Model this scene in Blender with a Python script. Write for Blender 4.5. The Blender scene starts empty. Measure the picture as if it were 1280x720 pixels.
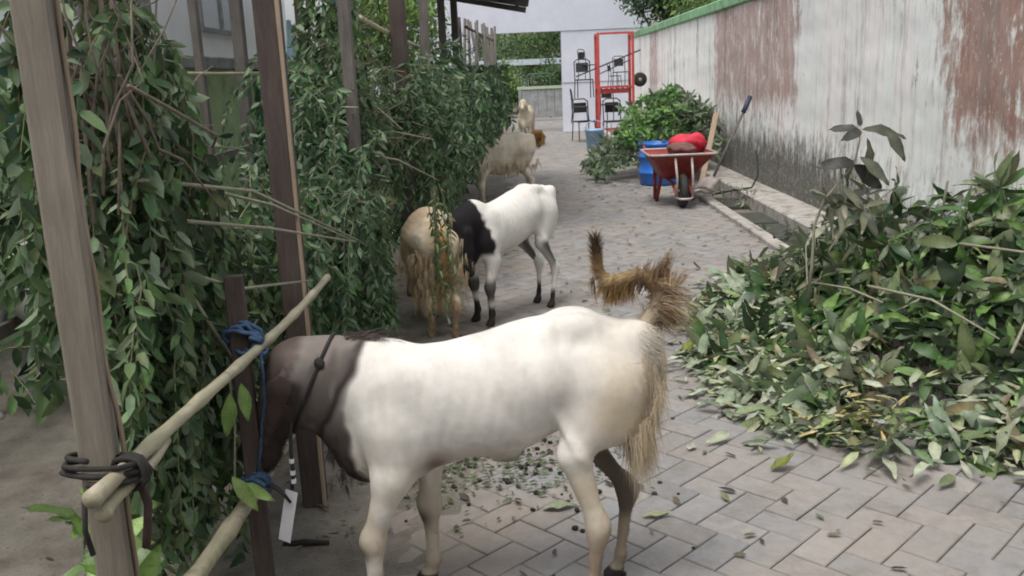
import bpy, math, random
import numpy as np
from mathutils import Matrix, Vector
import openvdb

rng = np.random.default_rng(7)
random.seed(7)
S = bpy.context.scene
C = S.collection
R = math.radians

# ------------------------------------------------------------------ camera, sky, sun, exposure
cam_d = bpy.data.cameras.new('camera'); cam = bpy.data.objects.new('camera', cam_d); C.objects.link(cam)
cam_d.sensor_width = 36.0; cam_d.lens = 36.0 * 1150 / 1280; cam_d.clip_start = 0.05; cam_d.clip_end = 800
def cam_axes(pitch=R(13), roll=R(-2.4), yaw=R(1.0)):
    cp, sp, cr, sr = math.cos(pitch), math.sin(pitch), math.cos(roll), math.sin(roll)
    fwd = Vector((0, cp, -sp)); up0 = Vector((0, sp, cp)); r0 = Vector((1, 0, 0))
    right = cr * r0 + sr * up0; up = -sr * r0 + cr * up0
    M = Matrix.Rotation(yaw, 3, 'Z')
    return M @ right, M @ up, M @ fwd
CR, CU, CF = cam_axes()
CAM = Vector((0, 0, 1.5))
cam.matrix_world = Matrix(((CR.x, CU.x, -CF.x, CAM.x), (CR.y, CU.y, -CF.y, CAM.y), (CR.z, CU.z, -CF.z, CAM.z), (0, 0, 0, 1)))
S.camera = cam
SUN_EL, SUN_AZ = R(68), R(235)          # azimuth of the sun measured from +x towards +y
w = bpy.data.worlds.new('World'); S.world = w; w.use_nodes = True
nt = w.node_tree; nt.nodes.clear()
sky = nt.nodes.new('ShaderNodeTexSky'); sky.sky_type = 'NISHITA'; sky.sun_disc = False
sky.sun_elevation = SUN_EL; sky.sun_rotation = math.pi / 2 - SUN_AZ; sky.air_density = 1.0; sky.dust_density = 4.0; sky.ozone_density = 1.0
hs = nt.nodes.new('ShaderNodeHueSaturation'); hs.inputs['Saturation'].default_value = 0.25
bg = nt.nodes.new('ShaderNodeBackground'); bg.inputs['Strength'].default_value = 0.13
wo = nt.nodes.new('ShaderNodeOutputWorld')
nt.links.new(sky.outputs[0], hs.inputs['Color']); nt.links.new(hs.outputs[0], bg.inputs['Color']); nt.links.new(bg.outputs[0], wo.inputs[0])
sun_d = bpy.data.lights.new('sun', 'SUN'); sun = bpy.data.objects.new('sun', sun_d); C.objects.link(sun)
sun_d.energy = 1.0; sun_d.angle = R(25); sun_d.color = (1.0, 0.95, 0.88)
sdir = Vector((math.cos(SUN_EL) * math.cos(SUN_AZ), math.cos(SUN_EL) * math.sin(SUN_AZ), math.sin(SUN_EL)))
sun.rotation_euler = sdir.to_track_quat('Z', 'Y').to_euler()
S.view_settings.view_transform = 'Standard'; S.view_settings.look = 'None'
S.view_settings.exposure = 0.70; S.view_settings.gamma = 1.0
S.render.engine = 'CYCLES'
S.cycles.use_denoising = True; S.cycles.filter_width = 1.9
S.cycles.max_bounces = 8; S.cycles.transparent_max_bounces = 8

def project(P):
    """N x 3 world points -> pixel (1280x720) and depth; only used to rank pieces by the size they show at"""
    D = np.asarray(P, float) - np.array(CAM)
    z = D @ np.array(CF); z = np.where(z < 0.05, 0.05, z)
    return 640 + 1150 * (D @ np.array(CR)) / z, 360 - 1150 * (D @ np.array(CU)) / z, D @ np.array(CF)

# ------------------------------------------------------------------ object helpers
def tag(o, label=None, cat=None, group=None, kind=None):
    if label: o['label'] = label
    if cat: o['category'] = cat
    if group: o['group'] = group
    if kind: o['kind'] = kind
    return o
def thing(name, label, cat, loc=(0, 0, 0), rotz=0, group=None):
    o = bpy.data.objects.new(name, None); o.empty_display_size = 0.1; C.objects.link(o)
    o.location = loc; o.rotation_euler = (0, 0, rotz)
    return tag(o, label, cat, group)
def mesh(name, V, F, mat, col=None, smooth=False):
    me = bpy.data.meshes.new(name)
    V = np.asarray(V, np.float32).reshape(-1, 3)
    if isinstance(F, np.ndarray):
        n, k = F.shape
        me.vertices.add(len(V)); me.vertices.foreach_set('co', V.ravel())
        me.loops.add(n * k); me.loops.foreach_set('vertex_index', F.astype(np.int32).ravel())
        me.polygons.add(n); me.polygons.foreach_set('loop_start', np.arange(0, n * k, k, dtype=np.int32))
        me.update(calc_edges=True)
    else:
        me.from_pydata([tuple(v) for v in V.tolist()], [], F); me.update()
    if smooth:
        me.polygons.foreach_set('use_smooth', np.ones(len(me.polygons), bool))
    if col is not None:
        a = me.color_attributes.new('col', 'FLOAT_COLOR', 'POINT')
        c = np.ones((len(V), 4), np.float32); c[:, :3] = np.asarray(col, np.float32).reshape(-1, 3) if np.ndim(col) > 1 else np.asarray(col, np.float32)
        a.data.foreach_set('color', c.ravel())
    if mat: me.materials.append(mat)
    return me
def part(name, par, V, F, mat, col=None, smooth=False, local=False, label=None, kind=None):
    """V in world coordinates unless local (things built this way are not rotated)"""
    V = np.asarray(V, float).reshape(-1, 3)
    if par is not None and not local:
        q = par; off = np.zeros(3)
        while q is not None: off += np.array(q.location); q = q.parent
        V = V - off
    o = bpy.data.objects.new(name, mesh(name, V, F, mat, col, smooth)); C.objects.link(o)
    if par is not None: o.parent = par
    if label: o['label'] = label
    if kind: o['kind'] = kind
    return o
def single(name, label, cat, V, F, mat, col=None, smooth=False, group=None, kind=None):
    V = np.asarray(V, float).reshape(-1, 3)
    base = np.array([(V[:, 0].min() + V[:, 0].max()) / 2, (V[:, 1].min() + V[:, 1].max()) / 2, V[:, 2].min()])
    o = bpy.data.objects.new(name, mesh(name, V - base, F, mat, col, smooth)); C.objects.link(o); o.location = base
    return tag(o, label, cat, group, kind)
def structure(name, V, F, mat, col=None, smooth=False):
    o = bpy.data.objects.new(name, mesh(name, V, F, mat, col, smooth)); C.objects.link(o); o['kind'] = 'structure'
    return o
def join(*items):
    V = []; F = []; n = 0
    for v, f in items:
        v = np.asarray(v, float).reshape(-1, 3); V.append(v)
        F += [tuple(int(i) + n for i in q) for q in f]; n += len(v)
    return np.concatenate(V), F
def box(x0, x1, y0, y1, z0, z1, b=0.0):
    if b <= 0:
        V = [(x0, y0, z0), (x1, y0, z0), (x1, y1, z0), (x0, y1, z0), (x0, y0, z1), (x1, y0, z1), (x1, y1, z1), (x0, y1, z1)]
        F = [(0, 3, 2, 1), (4, 5, 6, 7), (0, 1, 5, 4), (1, 2, 6, 5), (2, 3, 7, 6), (3, 0, 4, 7)]
        return np.array(V, float), F
    V = []; 
    def ring(z, i): return [(x0 + i, y0 + i, z), (x1 - i, y0 + i, z), (x1 - i, y1 - i, z), (x0 + i, y1 - i, z)]
    V = ring(z0, b) + ring(z0 + b, 0) + ring(z1 - b, 0) + ring(z1, b)
    F = [(0, 3, 2, 1), (12, 13, 14, 15)]
    for r in range(3):
        for k in range(4):
            a = r * 4 + k; c = r * 4 + (k + 1) % 4
            F.append((a, c, c + 4, a + 4))
    return np.array(V, float), F
def xform(VF, M=None, t=(0, 0, 0)):
    V, F = VF
    V = np.asarray(V, float)
    if M is not None: V = V @ np.array(M).T
    return V + np.array(t), F
def frame_from(d):
    d = np.array(d, float); d /= np.linalg.norm(d) + 1e-9
    a = np.array([0, 0, 1.0]) if abs(d[2]) < 0.9 else np.array([1.0, 0, 0])
    s = np.cross(a, d); s /= np.linalg.norm(s); u = np.cross(d, s)
    return d, s, u
def tube(pts, radii, n=8, cap=True):
    pts = np.array(pts, float); m = len(pts)
    if np.isscalar(radii): radii = [radii] * m
    V = []; F = []; s0 = None
    for i in range(m):
        d = pts[min(i + 1, m - 1)] - pts[max(i - 1, 0)]
        d, s, u = frame_from(d)
        if s0 is not None:
            s = s0 - d * (s0 @ d); s /= np.linalg.norm(s) + 1e-9; u = np.cross(d, s)
        s0 = s
        for k in range(n):
            a = 2 * math.pi * k / n
            V.append(pts[i] + radii[i] * (math.cos(a) * s + math.sin(a) * u))
    for i in range(m - 1):
        for k in range(n):
            F.append((i * n + k, i * n + (k + 1) % n, (i + 1) * n + (k + 1) % n, (i + 1) * n + k))
    if cap:
        F.append(tuple(range(n))[::-1]); F.append(tuple((m - 1) * n + k for k in range(n)))
    return np.array(V), F
def beam(a, b, w_, h_, twist=0.0):
    """squared timber from a to b with slightly chamfered edges"""
    d, s, u = frame_from(np.array(b) - np.array(a))
    c, q = math.cos(twist), math.sin(twist); s, u = c * s + q * u, -q * s + c * u
    ch = min(w_, h_) * 0.08; V = []; F = []
    prof = [(-w_/2+ch, -h_/2), (w_/2-ch, -h_/2), (w_/2, -h_/2+ch), (w_/2, h_/2-ch), (w_/2-ch, h_/2), (-w_/2+ch, h_/2), (-w_/2, h_/2-ch), (-w_/2, -h_/2+ch)]
    N = 10
    for i in range(N + 1):
        p = np.array(a) + (np.array(b) - np.array(a)) * i / N
        for x, y in prof:
            j = rng.normal(0, 0.0009, 2)
            V.append(p + s * (x + j[0]) + u * (y + j[1]))
    for i in range(N):
        for k in range(8):
            F.append((i*8+k, i*8+(k+1)%8, (i+1)*8+(k+1)%8, (i+1)*8+k))
    F.append(tuple(range(8))[::-1]); F.append(tuple(N*8+k for k in range(8)))
    return np.array(V), F
def lathe(prof, n=24, center=(0, 0, 0)):
    V = []; F = []
    for r, z in prof:
        for k in range(n):
            a = 2 * math.pi * k / n; V.append((center[0] + r * math.cos(a), center[1] + r * math.sin(a), center[2] + z))
    for i in range(len(prof) - 1):
        for k in range(n): F.append((i*n+k, i*n+(k+1)%n, (i+1)*n+(k+1)%n, (i+1)*n+k))
    F.append(tuple(range(n))[::-1]); F.append(tuple((len(prof)-1)*n+k for k in range(n)))
    return np.array(V), F
_sn = [(rng.normal(0, 1, (3,)), rng.uniform(0, 6.28)) for _ in range(24)]
def snoise(P, freq, seed=0):
    """cheap smooth noise of numpy points, about -1..1"""
    P = np.asarray(P, float) * freq; out = np.zeros(len(P)); a = 1.0; t = 0
    for o in range(3):
        for k in range(4):
            d, ph = _sn[(seed * 5 + o * 4 + k) % 24]
            out += a * np.sin(P @ d * (1.9 ** o) + ph + seed * 1.7); t += a * a * 0.5
        a *= 0.55
    return out / math.sqrt(t) / 1.6

# ------------------------------------------------------------------ materials
def newmat(name):
    m = bpy.data.materials.new(name); m.use_nodes = True; n = m.node_tree; n.nodes.clear()
    return m, n
def nd(n, t, ins=None, **kw):
    x = n.nodes.new(t)
    for k, v in kw.items(): setattr(x, k, v)
    if ins:
        for k, v in ins.items():
            s = x.inputs[k]
            if isinstance(v, bpy.types.NodeSocket): n.links.new(v, s)
            else: s.default_value = v
    return x
def ramp(n, fac, stops, interp='LINEAR'):
    x = n.nodes.new('ShaderNodeValToRGB'); cr = x.color_ramp; cr.interpolation = interp
    while len(cr.elements) < len(stops): cr.elements.new(0.5)
    for e, (p, c) in zip(cr.elements, stops):
        e.position = p; e.color = (c, c, c, 1) if np.isscalar(c) else (*c, 1)
    n.links.new(fac, x.inputs[0]); return x.outputs[0]
def mix(n, fac, a, b, mode='MIX'):
    x = n.nodes.new('ShaderNodeMix'); x.data_type = 'RGBA'; x.blend_type = mode
    for s, v in ((x.inputs[0], fac), (x.inputs[6], a), (x.inputs[7], b)):
        if isinstance(v, bpy.types.NodeSocket): n.links.new(v, s)
        else: s.default_value = (*v, 1) if isinstance(v, (tuple, list)) else v
    return x.outputs[2]
def mth(n, op, a, b=0.0, clamp=False):
    x = n.nodes.new('ShaderNodeMath'); x.operation = op; x.use_clamp = clamp
    for s, v in zip(x.inputs, (a, b)):
        if isinstance(v, bpy.types.NodeSocket): n.links.new(v, s)
        else: s.default_value = v
    return x.outputs[0]
def coords(n, scale=(1, 1, 1), kind='Object'):
    tc = n.nodes.new('ShaderNodeTexCoord')
    mp = n.nodes.new('ShaderNodeMapping'); mp.inputs['Scale'].default_value = scale
    n.links.new(tc.outputs[kind], mp.inputs[0]); return mp.outputs[0]
def wcoords(n, scale=(1, 1, 1)):
    g = n.nodes.new('ShaderNodeNewGeometry')
    mp = n.nodes.new('ShaderNodeMapping'); mp.inputs['Scale'].default_value = scale
    n.links.new(g.outputs['Position'], mp.inputs[0]); return mp.outputs[0]
def noise(n, vec, scale, detail=6, rough=0.6, dist=0.0):
    return nd(n, 'ShaderNodeTexNoise', {'Vector': vec, 'Scale': scale, 'Detail': detail, 'Roughness': rough, 'Distortion': dist}).outputs[0]
def finish(n, color, rough=0.8, bump=None, bstr=0.3, bdist=0.01, metal=0.0, trans=0.0, spec=None, sheen=0.0):
    p = n.nodes.new('ShaderNodeBsdfPrincipled')
    for s, v in ((p.inputs['Base Color'], color), (p.inputs['Roughness'], rough), (p.inputs['Metallic'], metal)):
        if isinstance(v, bpy.types.NodeSocket): n.links.new(v, s)
        else: s.default_value = (*v, 1) if isinstance(v, (tuple, list)) else v
    if spec is not None: p.inputs['Specular IOR Level'].default_value = spec
    if bump is not None:
        b = nd(n, 'ShaderNodeBump', {'Height': bump, 'Strength': bstr, 'Distance': bdist}); n.links.new(b.outputs[0], p.inputs['Normal'])
    out = p.outputs[0]
    if trans > 0:
        t = n.nodes.new('ShaderNodeBsdfTranslucent')
        if isinstance(color, bpy.types.NodeSocket): n.links.new(color, t.inputs[0])
        else: t.inputs[0].default_value = (*color, 1)
        ms = nd(n, 'ShaderNodeMixShader', {0: trans, 1: p.outputs[0], 2: t.outputs[0]}); out = ms.outputs[0]
    o = n.nodes.new('ShaderNodeOutputMaterial'); n.links.new(out, o.inputs[0])
def simple(name, col, rough=0.7, var=0.25, scale=12, metal=0.0, bstr=0.2, stretch=(1, 1, 1), dark=None, spec=None):
    m, n = newmat(name); v = coords(n, stretch)
    f = noise(n, v, scale); f2 = noise(n, v, scale * 6, 4)
    lo = tuple(c * (1 - var) for c in col); hi = tuple(min(1, c * (1 + var)) for c in col)
    c = mix(n, ramp(n, f, [(0.3, 0.0), (0.7, 1.0)]), lo, hi)
    if dark: c = mix(n, ramp(n, noise(n, v, scale * 0.7, 8, 0.7), [(0.5, 0.0), (0.62, 0.8)]), c, dark)
    finish(n, c, rough, f2, bstr, 0.004, metal, spec=spec); return m
def attrmat(name, rough=0.6, trans=0.0, var=0.2, scale=30, bstr=0.0, spec=0.5, underside=None):
    m, n = newmat(name)
    a = nd(n, 'ShaderNodeAttribute', attribute_name='col').outputs['Color']
    v = coords(n); f = noise(n, v, scale, 4)
    c = mix(n, 1.0, a, ramp(n, f, [(0.3, 1 - var), (0.7, 1 + var)]), 'MULTIPLY')
    if underside is not None:   # leaves are paler underneath
        g = n.nodes.new('ShaderNodeNewGeometry')
        pale = mix(n, 0.45, c, underside)
        c = mix(n, g.outputs['Backfacing'], c, pale)
    finish(n, c, rough, f if bstr > 0 else None, bstr, 0.003, 0, trans, spec); return m

M_leaf = attrmat('leaf_green', 0.5, 0.28, 0.25, 40, 0.0, 0.4, (0.20, 0.27, 0.17))
M_mango = attrmat('leaf_mango', 0.42, 0.2, 0.3, 25, 0.0, 0.5, (0.24, 0.29, 0.20))
M_stem = attrmat('stem', 0.75, 0, 0.3, 60)
M_fur = attrmat('fur', 0.8, 0.0, 0.06, 40, 0.1, 0.2)
M_hair = attrmat('hair', 0.6, 0.25, 0.10, 30, 0.0, 0.25)

def m_wood(name, col, dark, stretch, scale=6):
    m, n = newmat(name); v = coords(n, stretch)
    g = noise(n, v, scale, 8, 0.65, 0.4); g2 = noise(n, v, scale * 5, 6, 0.7)
    c = mix(n, ramp(n, g, [(0.3, 0.0), (0.72, 1.0)]), dark, col)
    v2 = coords(n); st = noise(n, v2, 3.0, 5); c = mix(n, ramp(n, st, [(0.4, 0.0), (0.75, 0.45)]), c, tuple(x * 0.55 for x in dark))
    finish(n, c, 0.82, g2, 0.5, 0.004, spec=0.25); return m
M_wood1 = m_wood('timber_pale', (0.32, 0.28, 0.225), (0.20, 0.178, 0.15), (14, 14, 1.2))
M_wood2 = m_wood('timber_brown', (0.115, 0.090, 0.078), (0.062, 0.046, 0.042), (14, 14, 1.2))
M_wood3 = m_wood('timber_grey', (0.20, 0.18, 0.16), (0.10, 0.09, 0.085), (14, 14, 1.2))
M_edge = m_wood('timber_cut_edge', (0.44, 0.35, 0.26), (0.30, 0.22, 0.16), (14, 14, 1.2))
def m_bamboo():
    m, n = newmat('bamboo'); v = coords(n, (1, 1, 1)); v2 = coords(n, (6, 1.2, 6))
    f = noise(n, v2, 8, 6); g = noise(n, v, 5, 5)
    c = mix(n, ramp(n, f, [(0.3, 0.0), (0.7, 1.0)]), (0.27, 0.245, 0.165), (0.44, 0.40, 0.29))
    c = mix(n, ramp(n, g, [(0.50, 0.0), (0.72, 0.5)]), c, (0.24, 0.26, 0.14))
    c = mix(n, ramp(n, noise(n, v, 14, 8, 0.7), [(0.55, 0.0), (0.68, 0.6)]), c, (0.13, 0.115, 0.085))
    finish(n, c, 0.5, f, 0.15, 0.003, spec=0.4); return m
M_bamboo = m_bamboo()

def m_paver():
    m, n = newmat('concrete_paver'); v = wcoords(n); a = nd(n, 'ShaderNodeAttribute', attribute_name='col').outputs['Color']
    big = noise(n, v, 1.3, 4, 0.6); f = noise(n, v, 22, 8, 0.7); g = noise(n, v, 160, 4, 0.7)
    c = mix(n, ramp(n, f, [(0.3, 0.0), (0.75, 1.0)]), (0.215, 0.206, 0.200), (0.30, 0.288, 0.278))
    c = mix(n, 1.0, c, a, 'MULTIPLY')
    c = mix(n, ramp(n, big, [(0.42, 0.0), (0.68, 0.55)]), c, (0.31, 0.265, 0.225))       # sandy dust
    c = mix(n, ramp(n, noise(n, v, 4.3, 8, 0.75), [(0.50, 0.0), (0.68, 0.6)]), c, (0.15, 0.136, 0.118))   # dirt
    c = mix(n, ramp(n, g, [(0.60, 0.0), (0.72, 0.5)]), c, (0.14, 0.13, 0.12))
    gx = nd(n, 'ShaderNodeSeparateXYZ', {0: v}).outputs[0]                     # trodden dust thickens towards the pens
    dust = mth(n, 'ADD', mth(n, 'MULTIPLY', gx, -0.9), mth(n, 'ADD', 0.1, mth(n, 'MULTIPLY', mth(n, 'SUBTRACT', big, 0.5), 1.6)))
    c = mix(n, ramp(n, dust, [(0.0, 0.0), (0.55, 0.8)]), c, mix(n, f, (0.17, 0.142, 0.118), (0.27, 0.23, 0.19)))
    bump = mth(n, 'ADD', mth(n, 'MULTIPLY', g, 0.5), f)
    finish(n, c, 0.82, bump, 0.45, 0.003, spec=0.35); return m
M_paver = m_paver()
def m_soil():
    m, n = newmat('dusty_soil'); v = wcoords(n)
    f = noise(n, v, 6, 10, 0.7); g = noise(n, v, 60, 6, 0.7); s = noise(n, v, 150, 3)
    c = mix(n, ramp(n, f, [(0.3, 0.0), (0.7, 1.0)]), (0.115, 0.10, 0.085), (0.235, 0.215, 0.185))
    c = mix(n, ramp(n, noise(n, v, 2.2, 5), [(0.5, 0.0), (0.7, 0.6)]), c, (0.165, 0.165, 0.125))
    c = mix(n, ramp(n, g, [(0.58, 0.0), (0.66, 0.7)]), c, (0.06, 0.05, 0.04))
    c = mix(n, ramp(n, s, [(0.66, 0.0), (0.7, 0.6)]), c, (0.33, 0.31, 0.26))
    finish(n, c, 0.95, mth(n, 'ADD', f, g), 0.6, 0.012, spec=0.15); return m
M_soil = m_soil()
M_joint = simple('joint_sand', (0.15, 0.135, 0.12), 0.95, 0.35, 30)
M_conc = simple('old_concrete', (0.40, 0.375, 0.34), 0.9, 0.22, 9, dark=(0.15, 0.14, 0.12))
M_concd = simple('wet_drain', (0.055, 0.055, 0.048), 0.6, 0.4, 9, dark=(0.03, 0.035, 0.02))
M_slab = simple('drain_slab', (0.055, 0.056, 0.048), 0.85, 0.35, 14, dark=(0.05, 0.06, 0.04))
M_white = simple('white_paint', (0.60, 0.62, 0.70), 0.7, 0.06, 3)
M_greenp = simple('green_paint', (0.42, 0.58, 0.30), 0.8, 0.15, 4, dark=(0.22, 0.30, 0.16))
M_greend = simple('dark_green_paint', (0.04, 0.11, 0.07), 0.7, 0.3, 6)
M_cop = simple('green_coping', (0.22, 0.42, 0.23), 0.8, 0.2, 5, dark=(0.13, 0.24, 0.13))
M_red = simple('red_enamel', (0.50, 0.07, 0.06), 0.45, 0.2, 8, dark=(0.28, 0.05, 0.04))
M_barrow = simple('rusty_red_paint', (0.26, 0.035, 0.03), 0.55, 0.3, 10, dark=(0.13, 0.03, 0.02))
M_rim = simple('worn_steel_rim', (0.42, 0.36, 0.34), 0.5, 0.25, 14, metal=0.3)
M_bag = simple('red_cloth', (0.58, 0.03, 0.06), 0.75, 0.25, 14)
M_blue = simple('blue_plastic', (0.03, 0.16, 0.56), 0.4, 0.15, 6)
M_lblue = simple('pale_blue_plastic', (0.25, 0.42, 0.60), 0.45, 0.15, 6)
M_rubber = simple('rubber', (0.03, 0.028, 0.026), 0.8, 0.3, 20)
M_black = simple('dark_metal', (0.035, 0.035, 0.038), 0.7, 0.3, 20)
M_grey = simple('grey_sheet', (0.30, 0.31, 0.31), 0.8, 0.2, 5, dark=(0.2, 0.19, 0.17))
M_roof = simple('old_roof_sheet', (0.14, 0.135, 0.13), 0.85, 0.3, 5)
M_rope = simple('blue_rope', (0.05, 0.10, 0.19), 0.8, 0.4, 60)
M_rope2 = simple('dark_rope', (0.025, 0.022, 0.02), 0.85, 0.4, 60)
M_tag = simple('white_card', (0.70, 0.69, 0.74), 0.6, 0.06, 20)
M_teal = simple('teal_pipe', (0.22, 0.34, 0.34), 0.55, 0.2, 8)
M_bucket = simple('green_plastic', (0.03, 0.17, 0.11), 0.5, 0.2, 8)
M_cyan = simple('pale_blue_cloth', (0.42, 0.62, 0.68), 0.85, 0.15, 10)
M_dung = simple('dung', (0.022, 0.016, 0.012), 0.8, 0.4, 30)
M_horn = simple('hoof', (0.03, 0.025, 0.022), 0.55, 0.4, 30)

def m_wall():
    m, n = newmat('peeling_painted_wall')
    g = n.nodes.new('ShaderNodeNewGeometry'); sx = nd(n, 'ShaderNodeSeparateXYZ', {0: g.outputs['Position']})
    y, z = sx.outputs[1], sx.outputs[2]
    vs = wcoords(n, (1, 9, 0.55)); vm = wcoords(n, (1, 3.2, 0.9)); v = wcoords(n)
    streak = noise(n, vs, 2.6, 10, 0.72); broad = noise(n, vm, 1.1, 6, 0.6); chips = noise(n, wcoords(n, (1, 3.0, 1.1)), 7.5, 10, 0.72, 0.3)
    fine = noise(n, v, 38, 6, 0.7)
    yj = mth(n, 'ADD', y, mth(n, 'ADD', mth(n, 'MULTIPLY', mth(n, 'SUBTRACT', broad, 0.5), 1.1), mth(n, 'MULTIPLY', mth(n, 'SUBTRACT', noise(n, v, 5, 6, 0.7), 0.5), 0.8)))
    yn = mth(n, 'DIVIDE', yj, 25.0)
    zn = mth(n, 'DIVIDE', z, 2.3)
    # white and mint topcoat with tonal streaks
    base = mix(n, ramp(n, noise(n, wcoords(n, (1, 1.6, 0.12)), 1.5, 4), [(0.42, 0.0), (0.58, 1.0)]), (0.90, 0.88, 0.855), (0.86, 0.89, 0.865))
    base = mix(n, ramp(n, streak, [(0.52, 0.0), (0.72, 0.75)]), base, (0.60, 0.51, 0.46))
    # red-brown undercoat: strong between y=5.3 and 6.4, faded pink from 10 to 14
    amt = ramp(n, yn, [(0.0, 0.0), (0.206, 0.12), (0.218, 0.62), (0.246, 0.64), (0.260, 0.46), (0.285, 0.28), (0.30, 0.20), (0.385, 0.22), (0.402, 0.58), (0.555, 0.59), (0.575, 0.34), (0.68, 0.40), (0.78, 0.30), (0.80, 0.55), (0.84, 0.5), (0.86, 0.2), (1.0, 0.35)])
    col = ramp(n, yn, [(0.0, (0.30, 0.11, 0.06)), (0.255, (0.28, 0.095, 0.05)), (0.30, (0.33, 0.20, 0.16)), (0.38, (0.40, 0.235, 0.20)), (0.57, (0.44, 0.26, 0.235)), (0.8, (0.5, 0.32, 0.30)), (1.0, (0.5, 0.35, 0.33))])
    zfall = ramp(n, zn, [(0.0, 0.0), (0.20, 0.30), (0.36, 0.72), (0.52, 1.0), (1.0, 1.0)])
    red = mth(n, 'MULTIPLY', amt, zfall)
    med = noise(n, wcoords(n, (1, 2.2, 1.0)), 3.4, 10, 0.75, 0.5)
    thr = mth(n, 'ADD', mth(n, 'MULTIPLY', streak, 0.40), mth(n, 'ADD', mth(n, 'MULTIPLY', chips, 0.30), mth(n, 'MULTIPLY', mth(n, 'SUBTRACT', mth(n, 'MULTIPLY', med, 1.7), 0.6), 0.45)))
    mk = ramp(n, mth(n, 'ADD', mth(n, 'SUBTRACT', red, 0.55), thr), [(0.345, 0.0), (0.50, 0.88)])
    mottl = mix(n, ramp(n, chips, [(0.35, 0.0), (0.65, 1.0)]), col, mix(n, 0.5, col, (0.5, 0.42, 0.38)))
    c = mix(n, mk, base, mottl)
    # grey-brown runs, broken up and uneven
    gs = noise(n, wcoords(n, (1, 9, 0.55)), 2.1, 8, 0.72)
    run = mth(n, 'MULTIPLY', ramp(n, noise(n, wcoords(n, (1, 2.6, 0.16)), 1.9, 5, 0.6), [(0.52, 0.0), (0.66, 1.0)]), ramp(n, mth(n, 'ADD', mth(n, 'MULTIPLY', chips, 0.6), mth(n, 'MULTIPLY', med, 0.5)), [(0.46, 0.0), (0.62, 0.85)]))
    c = mix(n, run, c, (0.27, 0.225, 0.20))
    gz = ramp(n, zn, [(0.2, 0.1), (0.55, 0.5), (1.0, 0.8)])
    c = mix(n, mth(n, 'MULTIPLY', ramp(n, gs, [(0.57, 0.0), (0.72, 1.0)]), gz), c, (0.30, 0.26, 0.235))
    # paint flecks that still hold, and chipped spots
    fleck = noise(n, wcoords(n, (1, 2.4, 1.0)), 16, 8, 0.7, 0.6)
    c = mix(n, ramp(n, fleck, [(0.60, 0.0), (0.64, 0.9)]), c, (0.80, 0.78, 0.74))
    c = mix(n, ramp(n, med, [(0.62, 0.0), (0.65, 0.7)]), c, (0.46, 0.39, 0.34))
    # black mould rising from the foot
    mz = mth(n, 'ADD', mth(n, 'MULTIPLY', zn, -2.3), 1.18)
    mz = mth(n, 'MULTIPLY', mz, ramp(n, yn, [(0.0, 0.55), (0.28, 0.6), (0.36, 1.0), (0.7, 1.0), (0.9, 0.6)]))
    mould = ramp(n, mth(n, 'ADD', mz, mth(n, 'ADD', mth(n, 'MULTIPLY', gs, 0.6), mth(n, 'MULTIPLY', chips, 0.5))), [(0.0, 0.0), (0.98, 0.0), (1.0, 0.0)])
    msum = mth(n, 'SUBTRACT', mth(n, 'ADD', mz, mth(n, 'ADD', mth(n, 'MULTIPLY', gs, 0.7), mth(n, 'ADD', mth(n, 'MULTIPLY', chips, 0.8), mth(n, 'MULTIPLY', med, 1.0)))), 1.53)
    mould = ramp(n, msum, [(0.05, 0.0), (0.40, 0.93)])
    mould = mth(n, 'MULTIPLY', mould, ramp(n, fleck, [(0.36, 0.65), (0.46, 1.0), (0.58, 1.0), (0.64, 0.45)]))
    c = mix(n, mould, c, (0.085, 0.08, 0.065))
    finish(n, c, 0.88, mth(n, 'ADD', mth(n, 'MULTIPLY', chips, 1.0), mth(n, 'ADD', mth(n, 'MULTIPLY', mk, 0.25), mth(n, 'MULTIPLY', fine, 0.25))), 0.55, 0.012, spec=0.2)
    return m
M_wall = m_wall()

# ------------------------------------------------------------------ ground, paving, kerb, drain
structure('ground', *box(-400, 400, -60, 700, -1.0, -0.06), M_soil)
pav = structure('paving', *box(-0.75, 2.06, 0.6, 34, -0.055, -0.010), M_joint)
L_, W_, PA = 0.21, 0.12, R(-44.3); PX, PY = 0.875, 2.856
g_ = 0.0026
def paver_mesh(Lx, Wx):
    x0, x1, y0, y1 = g_, Lx - g_, g_, Wx - g_
    cx, cy = Lx / 2, Wx / 2; b = 0.0035
    def ring(z, i): return [(x0 + i - cx, y0 + i - cy, z), (x1 - i - cx, y0 + i - cy, z), (x1 - i - cx, y1 - i - cy, z), (x0 + i - cx, y1 - i - cy, z)]
    V = ring(-0.03, 0) + ring(-b, 0) + ring(0, b)
    F = [(8, 9, 10, 11)]
    for r in range(2):
        for k in range(4): F.append((r*4+k, r*4+(k+1)%4, (r+1)*4+(k+1)%4, (r+1)*4+k))
    return np.array(V), F
pb = []
ca, sa = math.cos(PA), math.sin(PA)
for k in range(-260, 420):
    for m_ in range(-160, 160):
        for typ in (0, 1):
            u = k * W_ + m_ * L_ + (L_ / 2 if typ == 0 else W_ / 2)
            v_ = k * W_ - m_ * L_ + (W_ / 2 if typ == 0 else W_ + L_ / 2)
            x = PX + u * ca - v_ * sa; y = PY + u * sa + v_ * ca
            if -0.66 < x < 2.04 and 1.0 < y < 33: pb.append((x, y, typ))
pb = np.array(pb)
px, py, dz = project(np.c_[pb[:, 0], pb[:, 1], 0 * pb[:, 0]])
vis = (px > -30) & (px < 1310) & (py < 745) & (dz > 0.3)
order = np.argsort(np.where(vis, dz, 1e6))
near = order[:300]; rest = order[300:]
PV, PF = paver_mesh(L_, W_)
def paver_tone(n): 
    t = rng.normal(1.0, 0.07, (n, 1)); w_ = rng.normal(0, 0.022, (n, 1))
    return np.clip(np.concatenate([t * (1 + w_), t, t * (1 - w_)], 1), 0.6, 1.3)
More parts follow.
